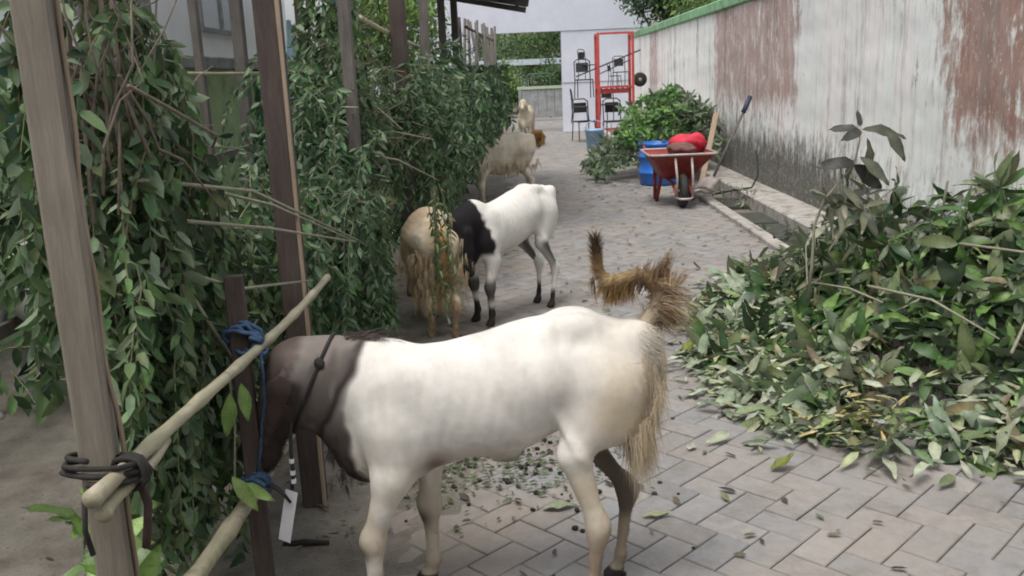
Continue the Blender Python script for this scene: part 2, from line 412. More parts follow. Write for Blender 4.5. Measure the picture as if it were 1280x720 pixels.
tones = paver_tone(24)
pm = [mesh('paver', PV, PF, M_paver, col=np.repeat(tones[i:i+1], len(PV), 0)) for i in range(24)]
for i in near:
    x, y, typ = pb[i]
    o = bpy.data.objects.new('paver', pm[rng.integers(24)]); C.objects.link(o); o.parent = pav
    o.location = (x, y, rng.normal(0, 0.0010)); o.rotation_euler = (rng.normal(0, 0.006), rng.normal(0, 0.006), PA + (math.pi / 2 if typ else 0) + rng.normal(0, 0.006))
Fa = np.array([f for f in PF]); V_all = []; C_all = []
for typ in (0, 1):
    sel = rest[pb[rest, 2] == typ]; n = len(sel)
    a = PA + (math.pi / 2 if typ else 0) + rng.normal(0, 0.007, n)
    V = np.repeat(PV[None], n, 0); tx = rng.normal(0, 0.008, (n, 2)); z = V[:, :, 2] + V[:, :, 0] * tx[:, :1] + V[:, :, 1] * tx[:, 1:] + rng.normal(0, 0.0013, (n, 1))
    c_, s_ = np.cos(a)[:, None], np.sin(a)[:, None]
    X = V[:, :, 0] * c_ - V[:, :, 1] * s_ + pb[sel, 0][:, None]; Y = V[:, :, 0] * s_ + V[:, :, 1] * c_ + pb[sel, 1][:, None]
    V_all.append(np.stack([X, Y, z], -1).reshape(-1, 3)); C_all.append(np.repeat(paver_tone(n), 12, 0))
V_all = np.concatenate(V_all); C_all = np.concatenate(C_all)
nf = len(V_all) // 12
Fr = (np.arange(nf)[:, None, None] * 12 + Fa[None]).reshape(-1, 4)
part('paver_field', pav, V_all, Fr, M_paver, col=C_all, kind='stuff')

def grid(xs, ys, zf):
    X, Y = np.meshgrid(xs, ys); P = np.stack([X.ravel(), Y.ravel(), np.zeros(X.size)], 1); P[:, 2] = zf(P)
    nx, ny = len(xs), len(ys); i = np.arange(nx * ny).reshape(ny, nx)
    F = np.stack([i[:-1, :-1], i[:-1, 1:], i[1:, 1:], i[1:, :-1]], -1).reshape(-1, 4)
    return P, F
# trodden soil that creeps over the left edge of the paving
def soilz(P):
    e = (-0.42 - P[:, 0]) + 0.20 * snoise(P, 2.3, 1) + 0.07 * snoise(P, 9, 2)
    return np.clip(e * 0.05, -0.03, 0.016) + 0.003 * snoise(P, 17, 3) + 0.006 * snoise(P, 4, 4) * (P[:, 0] < -0.6)
structure('soil', *grid(np.arange(-3.0, 0.35, 0.035), np.arange(0.5, 24, 0.035), soilz), M_soil, smooth=True)
structure('kerb', *join(*[box(2.05, 2.165, y, y + 0.992, -0.05, 0.045 + rng.normal(0, 0.002), 0.012) for y in np.arange(1.0, 24, 1.0)]), M_conc)
structure('drain', *join(box(2.165, 2.52, 1, 24.3, -0.30, -0.12), box(2.165, 2.19, 1, 24.3, -0.119, 0.02)), M_concd)
ledge = structure('drain_ledge', *join(*[box(2.50, 2.93, y, y + 1.496, -0.25, 0.10 + rng.normal(0, 0.002), 0.015) for y in np.arange(1.0, 24, 1.5)]), M_conc)
for i, y in enumerate([5.3, 6.15, 7.0, 7.55, 8.4, 9.0, 10.2]):
    l = [0.78, 0.8, 0.5, 0.72, 0.52, 0.66, 0.7][i]
    single('drain_cover', ['mossy dark slab over the drain nearest the camera, under the leaf pile', 'dark drain slab just behind the first one under the leaves', 'short dark drain slab where the leaf heap ends', 'dark grey slab over the drain midway to the wheelbarrow', 'short gritty slab over the drain, second from the wheelbarrow end', 'dark slab over the drain just before the shovel foot', 'leaf-strewn slab over the drain beside the wheelbarrow'][i],
           'drain cover', *xform(box(-0.155, 0.155, 0, l, 0, 0.05, 0.006), Matrix.Rotation(rng.normal(0, 0.02), 3, 'Z'), (2.345, y, -0.06 + rng.normal(0, 0.008))), M_slab, group='slabs covering the drain')
for y in np.arange(1.0, 24, 1.2):
    structure('drain_cross_bar', *box(2.19, 2.50, y, y + 0.06, -0.12, -0.075), M_conc)

# boundary wall with green coping
def wall_sheet():
    V, F = grid(np.linspace(0, 25, 420), np.linspace(0.0, 2.20, 60), lambda P: P[:, 2] * 0)
    P = np.stack([2.9 - 0.012 + 0 * V[:, 0], V[:, 0], V[:, 1] + 0.08], 1)
    P[:, 0] += 0.010 * snoise(P * np.array([1, 1, 1]), 1.2, 5) + 0.003 * snoise(P, 9, 6)
    return P, [tuple(q) for q in F.tolist()]
bw = thing('boundary_wall', 'tall white plaster wall with peeling red-brown and mint paint, right of the alley', 'wall', (2.9, 0, 0))
part('wall_face', bw, *wall_sheet(), M_wall, smooth=True)
part('wall_core', bw, *box(2.93, 3.08, 0, 25, -0.3, 2.29), M_wall)
part('coping', bw, *join(*[box(2.84, 3.14, y, y + 2.49, 2.27, 2.42 + rng.normal(0, 0.002), 0.018) for y in np.arange(0, 25, 2.5)]), M_cop)

# ------------------------------------------------------------------ goat shed on the left
shed = thing('goat_shed', 'long open-sided timber goat shed with low sheet roof, left of the alley', 'shed', (-0.8, 6, 0))
def roofz(x): return 2.40 - 0.20 * (x + 0.1)
# the nearest post is pale sawn timber, the second dark with a pale cut edge
P1 = (-0.80, 1.57)
part('post', shed, *beam((P1[0], P1[1], -0.05), (P1[0] + 0.005, P1[1] + 0.01, 2.52), 0.056, 0.060, R(12)), M_wood1, label='pale sawn timber post nearest the camera')
part('bark_edge', shed, *tube([(-0.765 + 0.004 * math.sin(z * 9) + 0.003 * math.sin(z * 23), 1.585 + 0.003 * math.sin(z * 17), z) for z in np.arange(0.0, 2.5, 0.03)], 0.0045, 6), M_edge, smooth=True, label='pale ragged bark edge of the nearest post')
part('post', shed, *beam((-0.80, 3.08, -0.05), (-0.81, 3.10, 2.52), 0.078, 0.078, R(2)), M_wood2, label='dark brown square post behind the tied goat')
part('post_edge', shed, *beam((-0.758, 3.045, -0.04), (-0.768, 3.065, 2.5), 0.014, 0.012), M_edge)
for (x, y, w_, m_) in ((-0.80, 6.35, 0.10, M_wood2), (-0.80, 8.0, 0.075, M_wood3), (-0.80, 10.2, 0.08, M_wood3), (-0.8, 12.1, 0.08, M_wood3), (-0.85, 4.75, 0.06, M_wood3)):
    part('post', shed, *beam((x, y, -0.05), (x + rng.normal(0, 0.02), y + rng.normal(0, 0.02), roofz(x) - 0.03), w_, w_, rng.normal(0, 0.1)), m_)
for (x, y, w_) in ((-2.4, 5.9, 0.085), (-2.4, 7.13, 0.06), (-2.4, 8.15, 0.095), (-2.4, 10.5, 0.08), (-2.4, 12.6, 0.08)):
    part('post', shed, *beam((x, y, -0.05), (x + rng.normal(0, 0.02), y, roofz(x) - 0.03), w_, w_, rng.normal(0, 0.1)), M_wood3)
for y in (8.8, 10.4, 12.0, 13.1):
    part('rafter', shed, *beam((-2.55, y, roofz(-2.55)), (0.12, y + rng.normal(0, 0.03), roofz(0.12)), 0.05, 0.07), M_wood3)
for x in (-2.4, -1.6, -0.8, 0.0):
    part('purlin', shed, *beam((x, 8.6, roofz(x) + 0.055), (x, 13.3, roofz(x) + 0.055), 0.045, 0.045), M_wood3)
def corrug(x0, x1, y0, y1, zf, amp=0.012, pitch=0.09):
    ys = np.arange(y0, y1, pitch / 6); xs = np.linspace(x0, x1, 6)
    return grid(xs, ys, lambda P: zf(P[:, 0]) + amp * np.sin(P[:, 1] * 2 * math.pi / pitch))
for k, y in enumerate(np.arange(8.5, 13.2, 0.85)):
    V, F = corrug(-2.65, 0.16, y, y + 0.90, lambda x: 2.40 - 0.20 * (x + 0.1) + 0.098 + 0.004 * (k % 2))
    part('roof_sheet', shed, V, F, M_roof, smooth=True)
# partition sticks inside the pens
for k, (y0, y1, z) in enumerate([(1.6, 4.2, 0.45), (1.6, 4.2, 0.85), (4.3, 8.1, 0.5), (4.3, 8.1, 0.95), (8.2, 12.6, 0.5), (8.2, 12.6, 0.95)]):
    part('back_rail', shed, *beam((-2.36, y0, z), (-2.36, y1, z + 0.03), 0.03, 0.06), M_wood3)

def bamboo(name, label, a, b, r, group=None, nodes=9, rr=None, mat=None, split=0.0):
    a = np.array(a, float); b = np.array(b, float); L = np.linalg.norm(b - a); pts = []; rad = []
    n = nodes * 4
    side = frame_from(b - a)[1]; up = frame_from(b - a)[2]
    for i in range(n + 1):
        t = i / n; p = a + (b - a) * t + up * (-0.012 * L * 4 * t * (1 - t) * 0.5) + side * 0.006 * math.sin(t * 7)
        f = (i % 4); rad.append(r * (1.0 - 0.18 * t) * (1.20 if f == 0 else 1.0)); pts.append(p)
        if f == 0 and 0 < i < n:
            d = (b - a) / L
            pts[-1] = p - d * 0.004; pts.append(p + d * 0.004); rad.append(rad[-1])
    V, F = tube(pts, rad, 14)
    return single(name, label, 'bamboo rail', V, F, mat or M_bamboo, smooth=True, group=group)
bamboo('bamboo_rail', 'upper pale bamboo rail tied to the nearest post, the large goat at its far end', (-0.745, 1.42, 0.835), (-0.735, 3.32, 0.80), 0.0145, nodes=7)
bamboo('bamboo_rail', 'short split bamboo stub lashed under the end of the upper rail', (-0.735, 1.43, 0.800), (-0.745, 1.75, 0.805), 0.012, nodes=2)
bamboo('bamboo_rail', 'lower yellow-green bamboo rail near the ground, crossing below the goat muzzle', (-0.80, 1.35, 0.40), (-0.79, 2.96, 0.40), 0.023, nodes=6)
bamboo('bamboo_rail', 'high thin bamboo pole running along the shed posts under the eave', (-0.86, 5.25, 1.84), (-0.86, 12.1, 1.78), 0.015, nodes=14)
bamboo('bamboo_rail', 'thin pale stick strung across the back of the shed', (-2.33, 5.2, 1.62), (-2.33, 10.6, 1.66), 0.014, nodes=9)
single('water_pipe', 'grey-teal pipe slanting under the shed roof beside the hanging clothes', 'pipe', *tube([(-1.15, 4.35, 2.12), (-1.08, 4.9, 2.0), (-1.02, 5.4, 1.93)], 0.024, 12), M_teal, smooth=True)
# dark stake the goat is tied to
single('tether_stake', 'dark upright wooden stake the large goat is tied to', 'stake', *beam((-0.79, 2.40, -0.05), (-0.80, 2.44, 1.0), 0.045, 0.05, 0.2), M_wood2)
def coil(center, axis, r, turns, tr, jit=0.004, n=16, spread=0.01):
    d, s, u = frame_from(axis); pts = []
    m_ = int(turns * n)
    for i in range(m_ + 1):
        a = 2 * math.pi * i / n
        pts.append(np.array(center) + d * (spread * (i / n - turns / 2)) + (r + rng.normal(0, jit)) * (math.cos(a) * s + math.sin(a) * u))
    return tube(pts, tr, 6)
t = thing('blue_rope', 'blue rope knotted round the stake and upper bamboo rail', 'rope', (-0.79, 2.43, 0.82))
part('rope_coil', t, *join(coil((-0.785, 2.43, 0.825), (0.15, 1, 0.5), 0.045, 4, 0.006, 0.006), coil((-0.785, 2.43, 0.82), (0.2, 0.9, -0.6), 0.043, 3, 0.006, 0.006)), M_rope, smooth=True)
part('rope_knot', t, *join(coil((-0.735, 2.40, 0.80), (1, 0, 0.3), 0.018, 3, 0.006, 0.003, 10, 0.006), coil((-0.74, 2.40, 0.83), (0.4, 0.6, 1), 0.016, 2, 0.006, 0.003, 10, 0.006)), M_rope, smooth=True)
part('rope_end', t, *tube([(-0.73, 2.38, 0.80), (-0.725, 2.37, 0.74), (-0.728, 2.375, 0.66), (-0.745, 2.38, 0.59), (-0.765, 2.40, 0.50), (-0.78, 2.40, 0.44)], 0.0045, 6), M_rope, smooth=True)
t = thing('blue_rope', 'blue rope tied round the lower bamboo rail under the goat muzzle', 'rope', (-0.79, 2.41, 0.40))
part('rope_coil', t, *join(coil((-0.79, 2.41, 0.40), (0.1, 1, 0.3), 0.038, 4, 0.006, 0.005), coil((-0.77, 2.40, 0.41), (0.5, 0.3, 1), 0.03, 2, 0.006, 0.004)), M_rope, smooth=True)
part('rope_end', t, *tube([(-0.76, 2.38, 0.41), (-0.73, 2.36, 0.42), (-0.70, 2.35, 0.40), (-0.68, 2.35, 0.37)], [0.006, 0.007, 0.006, 0.004], 6), M_rope2, smooth=True)
t = thing('dark_lashing', 'dark cord lashing the bamboo rail end to the pale post', 'cord', (-0.78, 1.57, 0.82))
part('rope_coil', t, *join(coil((-0.785, 1.555, 0.835), (0.1, 0.25, 1), 0.062, 3, 0.0055, 0.003, 16, 0.014), coil((-0.742, 1.565, 0.82), (0.1, 1, 0), 0.032, 3, 0.005, 0.002, 14, 0.009)), M_rope2, smooth=True)
part('cord_tail', t, *tube([(-0.735, 1.58, 0.80), (-0.722, 1.575, 0.75), (-0.728, 1.57, 0.70), (-0.735, 1.57, 0.665)], 0.008, 6), simple('brown_strap', (0.05, 0.03, 0.025), 0.8, 0.3, 40), smooth=True)
part('cord_tail', t, *tube([(-0.80, 1.50, 0.80), (-0.805, 1.495, 0.74), (-0.80, 1.50, 0.69)], 0.005, 6), M_rope2, smooth=True)

# building behind the shed
bl = thing('back_building', 'low building with green lower wall and white upper wall, behind the goat shed', 'building', (-3.5, 7, 0))
part('lower_wall', bl, *box(-3.7, -3.4, 0.5, 14.2, -0.3, 1.70), M_greenp)
part('upper_wall', bl, *box(-3.66, -3.44, 0.5, 14.2, 1.83, 3.9), simple('bright_whitewash', (0.84, 0.86, 0.86), 0.8, 0.05, 3))
part('ledge', bl, *box(-3.75, -3.28, 0.45, 14.25, 1.702, 1.828, 0.01), M_grey)
for y in (3.1, 6.0, 9.0, 12.0): part('pilaster', bl, *box(-3.40, -3.33, y, y + 0.13, -0.2, 1.70), M_greend)
for y in (4.2, 7.4, 10.3):
    wf = part('window', bl, *join(box(-3.44, -3.40, y, y + 1.5, 2.1, 2.15), box(-3.44, -3.40, y, y + 1.5, 3.0, 3.05), box(-3.44, -3.40, y, y + 0.05, 2.15, 3.0), box(-3.44, -3.40, y + 1.45, y + 1.5, 2.15, 3.0), box(-3.435, -3.405, y + 0.73, y + 0.77, 2.15, 3.0)), M_grey)
    part('pane', wf, *box(-3.438, -3.428, y + 0.05, y + 1.45, 2.15, 3.0), simple('window_glass', (0.25, 0.3, 0.3), 0.12, 0.1, 3))
def cloth(x, y, z0, z1, w_, nx=14, nz=16, seed=0):
    ys = np.linspace(-w_ / 2, w_ / 2, nx); V = []; 
    for j in range(nz):
        z = z1 + (z0 - z1) * j / (nz - 1); t = j / (nz - 1)
        for yy in ys:
            wd = 1 + 0.12 * math.sin(t * 5 + seed)
            V.append((x + 0.03 * math.sin(yy * 38 + seed + t * 2) * (0.3 + t), y + yy * wd, z + 0.02 * math.sin(yy * 20 + seed)))
    F = [(j*nx+i, j*nx+i+1, (j+1)*nx+i+1, (j+1)*nx+i) for j in range(nz - 1) for i in range(nx - 1)]
    return np.array(V), F
for lab, mt_, y, z0, z1, w_, nm in (('red cloth hanging from the stick at the back of the shed', M_bag, 8.9, 1.72, 2.12, 0.30, 'hanging_cloth'), ('pale blue cloth hanging beside the red one', M_cyan, 9.45, 1.66, 2.10, 0.34, 'hanging_cloth'), ('pale mint cloth hanging low below the others', M_cyan, 9.1, 0.95, 1.60, 0.30, 'hanging_cloth')):
    o = single(nm, lab, 'cloth', *cloth(-2.25, y, z0, z1, w_, seed=y), mt_, smooth=True)
    md = o.modifiers.new('thickness', 'SOLIDIFY'); md.thickness = 0.008
t = thing('green_bucket', 'dark green bucket hung upright at the back of the shed', 'bucket', (-2.2, 10.1, 1.50))
part('bucket_body', t, *lathe([(0.10, 0), (0.13, 0.28), (0.145, 0.28), (0.145, 0.30), (0.125, 0.30), (0.095, 0.02)], 20, (-2.2, 10.1, 1.50)), M_bucket, smooth=True)
part('handle', t, *tube([(-2.2, 9.96, 1.79), (-2.2, 9.99, 1.90), (-2.2, 10.1, 1.96), (-2.2, 10.21, 1.90), (-2.2, 10.24, 1.79)], 0.005, 6), M_black)

# stick pen beyond the shed
t = thing('stick_pen', 'row of thin upright sticks fencing the pen beyond the shed', 'fence', (-0.7, 16, 0))
for k in range(15):
    y = 13.8 + k * 0.48; x = -0.78 + 0.020 * k + rng.normal(0, 0.03)
    part('stick', t, *tube([(x, y, -0.02), (x + rng.normal(0, 0.03), y, 1.2), (x + rng.normal(0, 0.05), y + rng.normal(0, 0.04), 2.35 + 0.01 * k)], [0.03, 0.026, 0.022], 7), M_wood3, smooth=True)
for z in (0.5, 1.0, 1.65, 2.2):
    part('cross_stick', t, *tube([(-0.74, 13.6, z), (-0.66, 17, z + 0.03), (-0.46, 20.8, z + 0.02)], 0.022, 7), M_wood3, smooth=True)

# canopy added out of view behind the camera to shade the near ground
cn = thing('shade_canopy', 'unseen sheet-roofed canopy added behind the camera to shade the near alley', 'canopy', (0, -2.5, 0))
V, F = corrug(-3.4, 2.8, -7.0, -0.75, lambda x: 2.75 + 0 * x, 0.012, 0.12); part('roof_sheet', cn, V, F, M_roof, smooth=True)
for x in (-3.2, 2.7):
    for y in (-6.8, -4.0, -1.2): part('post', cn, *beam((x, y, 0), (x, y, 2.70), 0.09, 0.09), M_wood3)
for y in (-6.8, -4.0, -1.2): part('rafter', cn, *beam((-3.3, y, 2.705), (2.75, y, 2.705), 0.06, 0.05), M_wood3)

# ------------------------------------------------------------------ far end: white gateway building
fb = thing('gateway_building', 'pale lavender-white building with a wide open passage at the alley end', 'building', (1.0, 24.6, 0))
part('fascia', fb, *box(-4.5, 3.3, 24.4, 24.62, 2.56, 4.2), M_white)
part('pier', fb, *box(1.10, 3.3, 24.42, 24.75, -0.05, 2.555), M_white)
part('pier', fb, *box(-4.5, -1.05, 24.42, 24.75, -0.05, 2.555), M_white)
part('panel_seam', fb, *box(1.10, 3.3, 24.405, 24.418, 1.255, 1.268), M_grey)
part('floor_step', fb, *box(1.12, 3.3, 24.15, 24.42, -0.05, 0.02), M_conc)
gt = thing('low_gate', 'low grey panel gate with a pale top bar, beyond the gateway', 'gate', (0.7, 31, 0))
for k in range(5): part('panel', gt, *box(0.05 + k * 0.27, 0.305 + k * 0.27, 31.0, 31.04, 0.12, 1.02), M_grey)
part('top_bar', gt, *box(-0.1, 1.55, 30.97, 31.07, 1.03, 1.12), simple('pale_green_rail', (0.42, 0.5, 0.36), 0.7, 0.1, 8))
part('post', gt, *box(1.40, 1.50, 30.98, 31.08, 0, 1.02), M_grey); part('post', gt, *box(-0.06, 0.03, 30.98, 31.08, 0, 1.02), M_grey)
tn = thing('pipe_frame', 'dark green bent pipe frame standing behind the low gate', 'frame', (0.6, 33, 0))
part('pipe', tn, *tube([(0.25, 33, 0), (0.25, 33, 1.42), (0.30, 33, 1.5), (1.0, 33, 1.52), (1.05, 33, 1.45), (1.05, 33, 0)], 0.03, 8), M_greend, smooth=True)
ob = thing('grey_roofed_shed', 'grey-roofed open shed among trees, seen through the gateway', 'shed', (0.5, 40, 0))
part('roof', ob, *(lambda V, F: (V, F))(*corrug(-3.5, 2.2, 37.5, 41, lambda x: 2.05 + 0 * x + 0.0, 0.02, 0.25)), M_grey, smooth=True)
part('roof_edge', ob, *box(-3.5, 2.2, 37.42, 37.5, 1.88, 2.10), simple('pale_blue_edge', (0.5, 0.56, 0.62), 0.6, 0.1, 5))
for x in (-3.3, -0.9, 1.9): part('post', ob, *box(x, x + 0.12, 37.55, 37.67, 0, 1.88), M_grey)
M_plaster = simple('pale_plaster', (0.5, 0.52, 0.48), 0.9, 0.15, 3)
wd = thing('garden_wall', 'pale garden wall closing the yard beyond the trees', 'wall', (0, 52, 0))
part('wall_panel', wd, *box(-30, 30, 52, 52.3, -0.2, 2.6), M_plaster)

# red rack with dark metal chairs stacked beside it
rk = thing('red_rack', 'tall red steel frame rack standing against the white wall', 'rack', (2.03, 20.3, 0))
for x in (1.67, 2.40):
    part('upright', rk, *box(x - 0.026, x + 0.026, 19.97, 20.04, 0, 2.30, 0.006), M_red)
    part('upright', rk, *box(x - 0.03, x + 0.03, 20.6, 20.66, 0, 2.30, 0.006), M_red)
    for z in (0.35, 1.15, 2.25): part('side_bar', rk, *box(x - 0.02, x + 0.02, 20.045, 20.595, z - 0.02, z + 0.02), M_red)
for z in (0.30, 1.18, 2.28):
    part('cross_bar', rk, *box(1.705, 2.365, 19.98, 20.03, z - 0.025, z + 0.02), M_red)
for x in np.linspace(1.74, 2.33, 6): part('shelf_bar', rk, *box(x - 0.012, x + 0.012, 20.04, 20.6, 1.13, 1.15), M_red)
part('shelf_panel', rk, *box(1.71, 2.36, 20.05, 20.07, 1.04, 1.14), M_red)
def chair(x, y, z, s, rot, lab):
    t = thing('metal_chair', lab, 'chair', (x, y, z), rot, 'dark metal chairs stacked by the red rack')
    def p(nm, VF, m=M_black): part(nm, t, np.asarray(VF[0]) * s, VF[1], m, smooth=False, local=True)
    p('seat', box(-0.2, 0.2, -0.2, 0.2, 0.42, 0.45, 0.008)); 
    for sx in (-1, 1):
        p('leg', tube([(sx * 0.2, -0.22, 0), (sx * 0.19, -0.18, 0.42)], 0.013, 7))
        p('leg', tube([(sx * 0.2, 0.24, 0), (sx * 0.19, 0.19, 0.42), (sx * 0.19, 0.25, 0.88)], 0.013, 7))
    p('back_frame', tube([(-0.19, 0.25, 0.86), (-0.12, 0.26, 0.92), (0.12, 0.26, 0.92), (0.19, 0.25, 0.86)], 0.013, 7))
    p('backrest', box(-0.15, 0.15, 0.225, 0.245, 0.62, 0.84, 0.006))
chair(1.40, 20.9, 0.0, 1.0, 0.3, 'dark metal chair standing left of the red rack')
chair(1.42, 20.9, 0.95, 0.9, 2.9, 'upturned-looking dark metal chair on top of the left chair')
chair(2.02, 20.4, 0.0, 1.0, 0.1, 'dark metal chair standing inside the red rack')
chair(2.05, 20.35, 1.16, 0.55, 1.2, 'small dark metal chair on the shelf of the red rack')
chair(1.30, 20.5, 0.42, 0.8, 1.6, 'dark metal chair tipped on its side against the left end of the rack')
chair(1.95, 20.42, 0.45, 0.8, 2.6, 'dark metal chair stacked on the one inside the red rack')
chair(2.2, 20.5, 1.17, 0.7, 0.2, 'dark metal chair standing upright on the right of the rack shelf')
chair(1.50, 20.75, 1.35, 0.7, 0.9, 'topmost dark metal chair of the left stack')
single('metal_rods', 'dark slanting rods laid across the red rack', 'rods', *join(tube([(1.2, 20.0, 1.42), (2.6, 20.35, 1.92)], 0.016, 6), tube([(1.7, 19.95, 1.46), (2.35, 20.1, 1.72)], 0.012, 6)), M_black)
t = thing('spare_wheel', 'small black wheel hung on the wall right of the red rack', 'wheel', (2.62, 20.6, 1.1))
part('tyre', t, *xform(lathe([(0.06, -0.05), (0.14, -0.05), (0.155, 0), (0.14, 0.05), (0.06, 0.05)], 20), Matrix.Rotation(R(90), 3, 'X') , (2.62, 20.6, 1.3)), M_rubber, smooth=True)
part('hub', t, *xform(lathe([(0.02, -0.06), (0.055, -0.04), (0.055, 0.04), (0.02, 0.06)], 14), Matrix.Rotation(R(90), 3, 'X'), (2.62, 20.6, 1.3)), M_rim, smooth=True)
t = thing('pale_blue_tub', 'pale blue plastic tub on the ground left of the red rack', 'tub', (1.45, 18.6, 0))
part('tub_body', t, *lathe([(0.15, 0), (0.19, 0.36), (0.215, 0.36), (0.215, 0.39), (0.18, 0.39), (0.14, 0.03)], 20, (1.45, 18.6, 0)), M_lblue, smooth=True)
part('handle', t, *tube([(1.27, 18.55, 0.38), (1.3, 18.5, 0.52), (1.45, 18.48, 0.58), (1.6, 18.5, 0.52), (1.63, 18.55, 0.38)], 0.01, 6), M_lblue)

# blue barrel, wheelbarrow, red bag, shovel
t = thing('blue_barrel', 'open blue plastic barrel beside the leafy heap, behind the wheelbarrow', 'barrel', (1.80, 12.35, 0))
part('barrel_body', t, *lathe([(0.22, 0), (0.245, 0.03), (0.25, 0.15), (0.262, 0.16), (0.262, 0.18), (0.25, 0.19), (0.25, 0.36), (0.262, 0.37), (0.262, 0.39), (0.25, 0.40), (0.245, 0.52), (0.26, 0.53), (0.26, 0.56), (0.235, 0.56), (0.23, 0.4), (0.22, 0.03)], 28, (1.80, 12.35, 0)), M_blue, smooth=True)
wb = thing('wheelbarrow', 'red wheelbarrow facing the camera with a red bag in its tray', 'wheelbarrow', (1.75, 10.4, 0))
def wbp(nm, VF, m, par=None, smooth=True): return part(nm, par or wb, *VF, m, smooth=smooth)
def tray():
    top = [(-0.37, -0.42), (0.37, -0.42), (0.36, 0.42), (-0.36, 0.42)]; bot = [(-0.15, -0.10), (0.15, -0.10), (0.2, 0.26), (-0.2, 0.26)]
    V = []; n = 8
    def loop(c, z, r=0.06):
        out = []
        for k in range(4):
            p = np.array(c[k]); a = np.array(c[k - 1]); b = np.array(c[(k + 1) % 4])
            da = (a - p) / np.linalg.norm(a - p); db = (b - p) / np.linalg.norm(b - p)
            for s in np.linspace(0, 1, 5):
                q = (1 - s) ** 2 * (p + da * r) + 2 * s * (1 - s) * p + s * s * (p + db * r); out.append((q[0] + 1.75, q[1] + 10.5, z))
        return out
    def lerp(t): return [tuple(np.array(b) * (1 - t) + np.array(a) * t) for a, b in zip(top, bot)]
    rings = [loop(lerp(0), 0.29), loop(lerp(0.35), 0.40), loop(lerp(0.75), 0.52), loop(lerp(1.0), 0.58), loop(lerp(0.97), 0.585), loop(lerp(0.70), 0.52), loop(lerp(0.05), 0.31)]
    V = [p for r in rings for p in r]; m = len(rings[0]); F = []
    for i in range(len(rings) - 1):
        for k in range(m): F.append((i*m+k, i*m+(k+1)%m, (i+1)*m+(k+1)%m, (i+1)*m+k))
    F.append(tuple(range(m))[::-1]); F.append(tuple((len(rings)-1)*m+k for k in range(m)))
    rim = loop(lerp(1.02), 0.585); rim.append(rim[0])
    return (np.array(V), F), rim
tv, rim = tray()
tr_o = wbp('tray', tv, M_barrow); wbp('rim', tube(rim, 0.014, 7, False), M_rim, tr_o)
wh = wbp('wheel', xform(lathe([(0.05, -0.025), (0.14, -0.03), (0.14, 0.03), (0.05, 0.025)], 20), Matrix.Rotation(R(90), 3, 'Y'), (1.75, 10.16, 0.185)), M_barrow)
wbp('tyre', xform(lathe([(0.13, -0.035), (0.165, -0.042), (0.185, -0.02), (0.19, 0), (0.185, 0.02), (0.165, 0.042), (0.13, 0.035)], 28), Matrix.Rotation(R(90), 3, 'Y'), (1.75, 10.16, 0.185)), M_rubber, wh)
wbp('axle', tube([(1.66, 10.16, 0.185), (1.84, 10.16, 0.185)], 0.012, 8), M_rim, wh)
for sx in (-1, 1):
    h = wbp('handle', tube([(1.75 + sx * 0.085, 10.03, 0.14), (1.75 + sx * 0.09, 10.3, 0.26), (1.75 + sx * 0.2, 10.75, 0.34), (1.75 + sx * 0.27, 11.15, 0.56), (1.75 + sx * 0.28, 11.45, 0.62)], 0.017, 8), M_barrow)
    wbp('grip', tube([(1.75 + sx * 0.28, 11.3, 0.59), (1.75 + sx * 0.28, 11.46, 0.625)], 0.021, 8), M_rubber, h)
    wbp('leg', tube([(1.75 + sx * 0.17, 10.55, 0.34), (1.75 + sx * 0.21, 10.68, 0.02), (1.75 + sx * 0.21, 10.8, 0.02), (1.75 + sx * 0.2, 10.9, 0.40)], 0.022, 8), M_barrow)
    wbp('front_stay', tube([(1.75 + sx * 0.085, 10.02, 0.12), (1.75 + sx * 0.085, 9.99, 0.35), (1.75 + sx * 0.09, 10.09, 0.55)], 0.014, 8), M_rim)
wbp('front_bar', tube([(1.66, 10.02, 0.125), (1.70, 9.96, 0.115), (1.80, 9.96, 0.115), (1.84, 10.02, 0.125)], 0.013, 8), M_rim)
def blob(c, r, seed, n=18, amp=0.16):
    V = []; F = []
    for i in range(n + 1):
        th = math.pi * i / n
        for k in range(2 * n):
            ph = math.pi * k / n; V.append((math.sin(th) * math.cos(ph), math.sin(th) * math.sin(ph), math.cos(th)))
    V = np.array(V); d = 1 + amp * snoise(V, 2.2, seed) + amp * 0.5 * np.abs(snoise(V, 5.5, seed + 1))
    V = V * d[:, None] * np.array(r) + np.array(c)
    for i in range(n):
        for k in range(2 * n): F.append((i*2*n+k, (i+1)*2*n+k, (i+1)*2*n+(k+1)%(2*n), i*2*n+(k+1)%(2*n)))
    return V, F
single('red_bag', 'crumpled bright red bag lying in the wheelbarrow tray', 'bag', *blob((1.93, 10.75, 0.66), (0.20, 0.17, 0.12), 3), M_bag, smooth=True)
single('brown_sack', 'small brown sack behind the red bag in the wheelbarrow', 'sack', *blob((1.80, 10.55, 0.60), (0.16, 0.2, 0.09), 5), simple('brown_sacking', (0.16, 0.08, 0.07), 0.9, 0.3, 20), smooth=True)
t = thing('shovel', 'long-handled shovel leaning on the wall behind the wheelbarrow', 'shovel', (2.2, 11.2, 0))
part('shaft', t, *tube([(2.30, 11.15, 0.22), (2.52, 11.3, 0.62), (2.72, 11.42, 0.98)], 0.017, 8), M_wood3, smooth=True)
part('grip', t, *tube([(2.70, 11.40, 0.95), (2.80, 11.48, 1.13)], 0.030, 8), simple('navy_grip', (0.04, 0.045, 0.09), 0.6, 0.2, 10), smooth=True)
bv, bf = grid(np.linspace(-0.12, 0.12, 7), np.linspace(0, 0.28, 7), lambda P: -0.6 * P[:, 0] ** 2 * 4 + 0.03 * np.sin(P[:, 1] * 9))
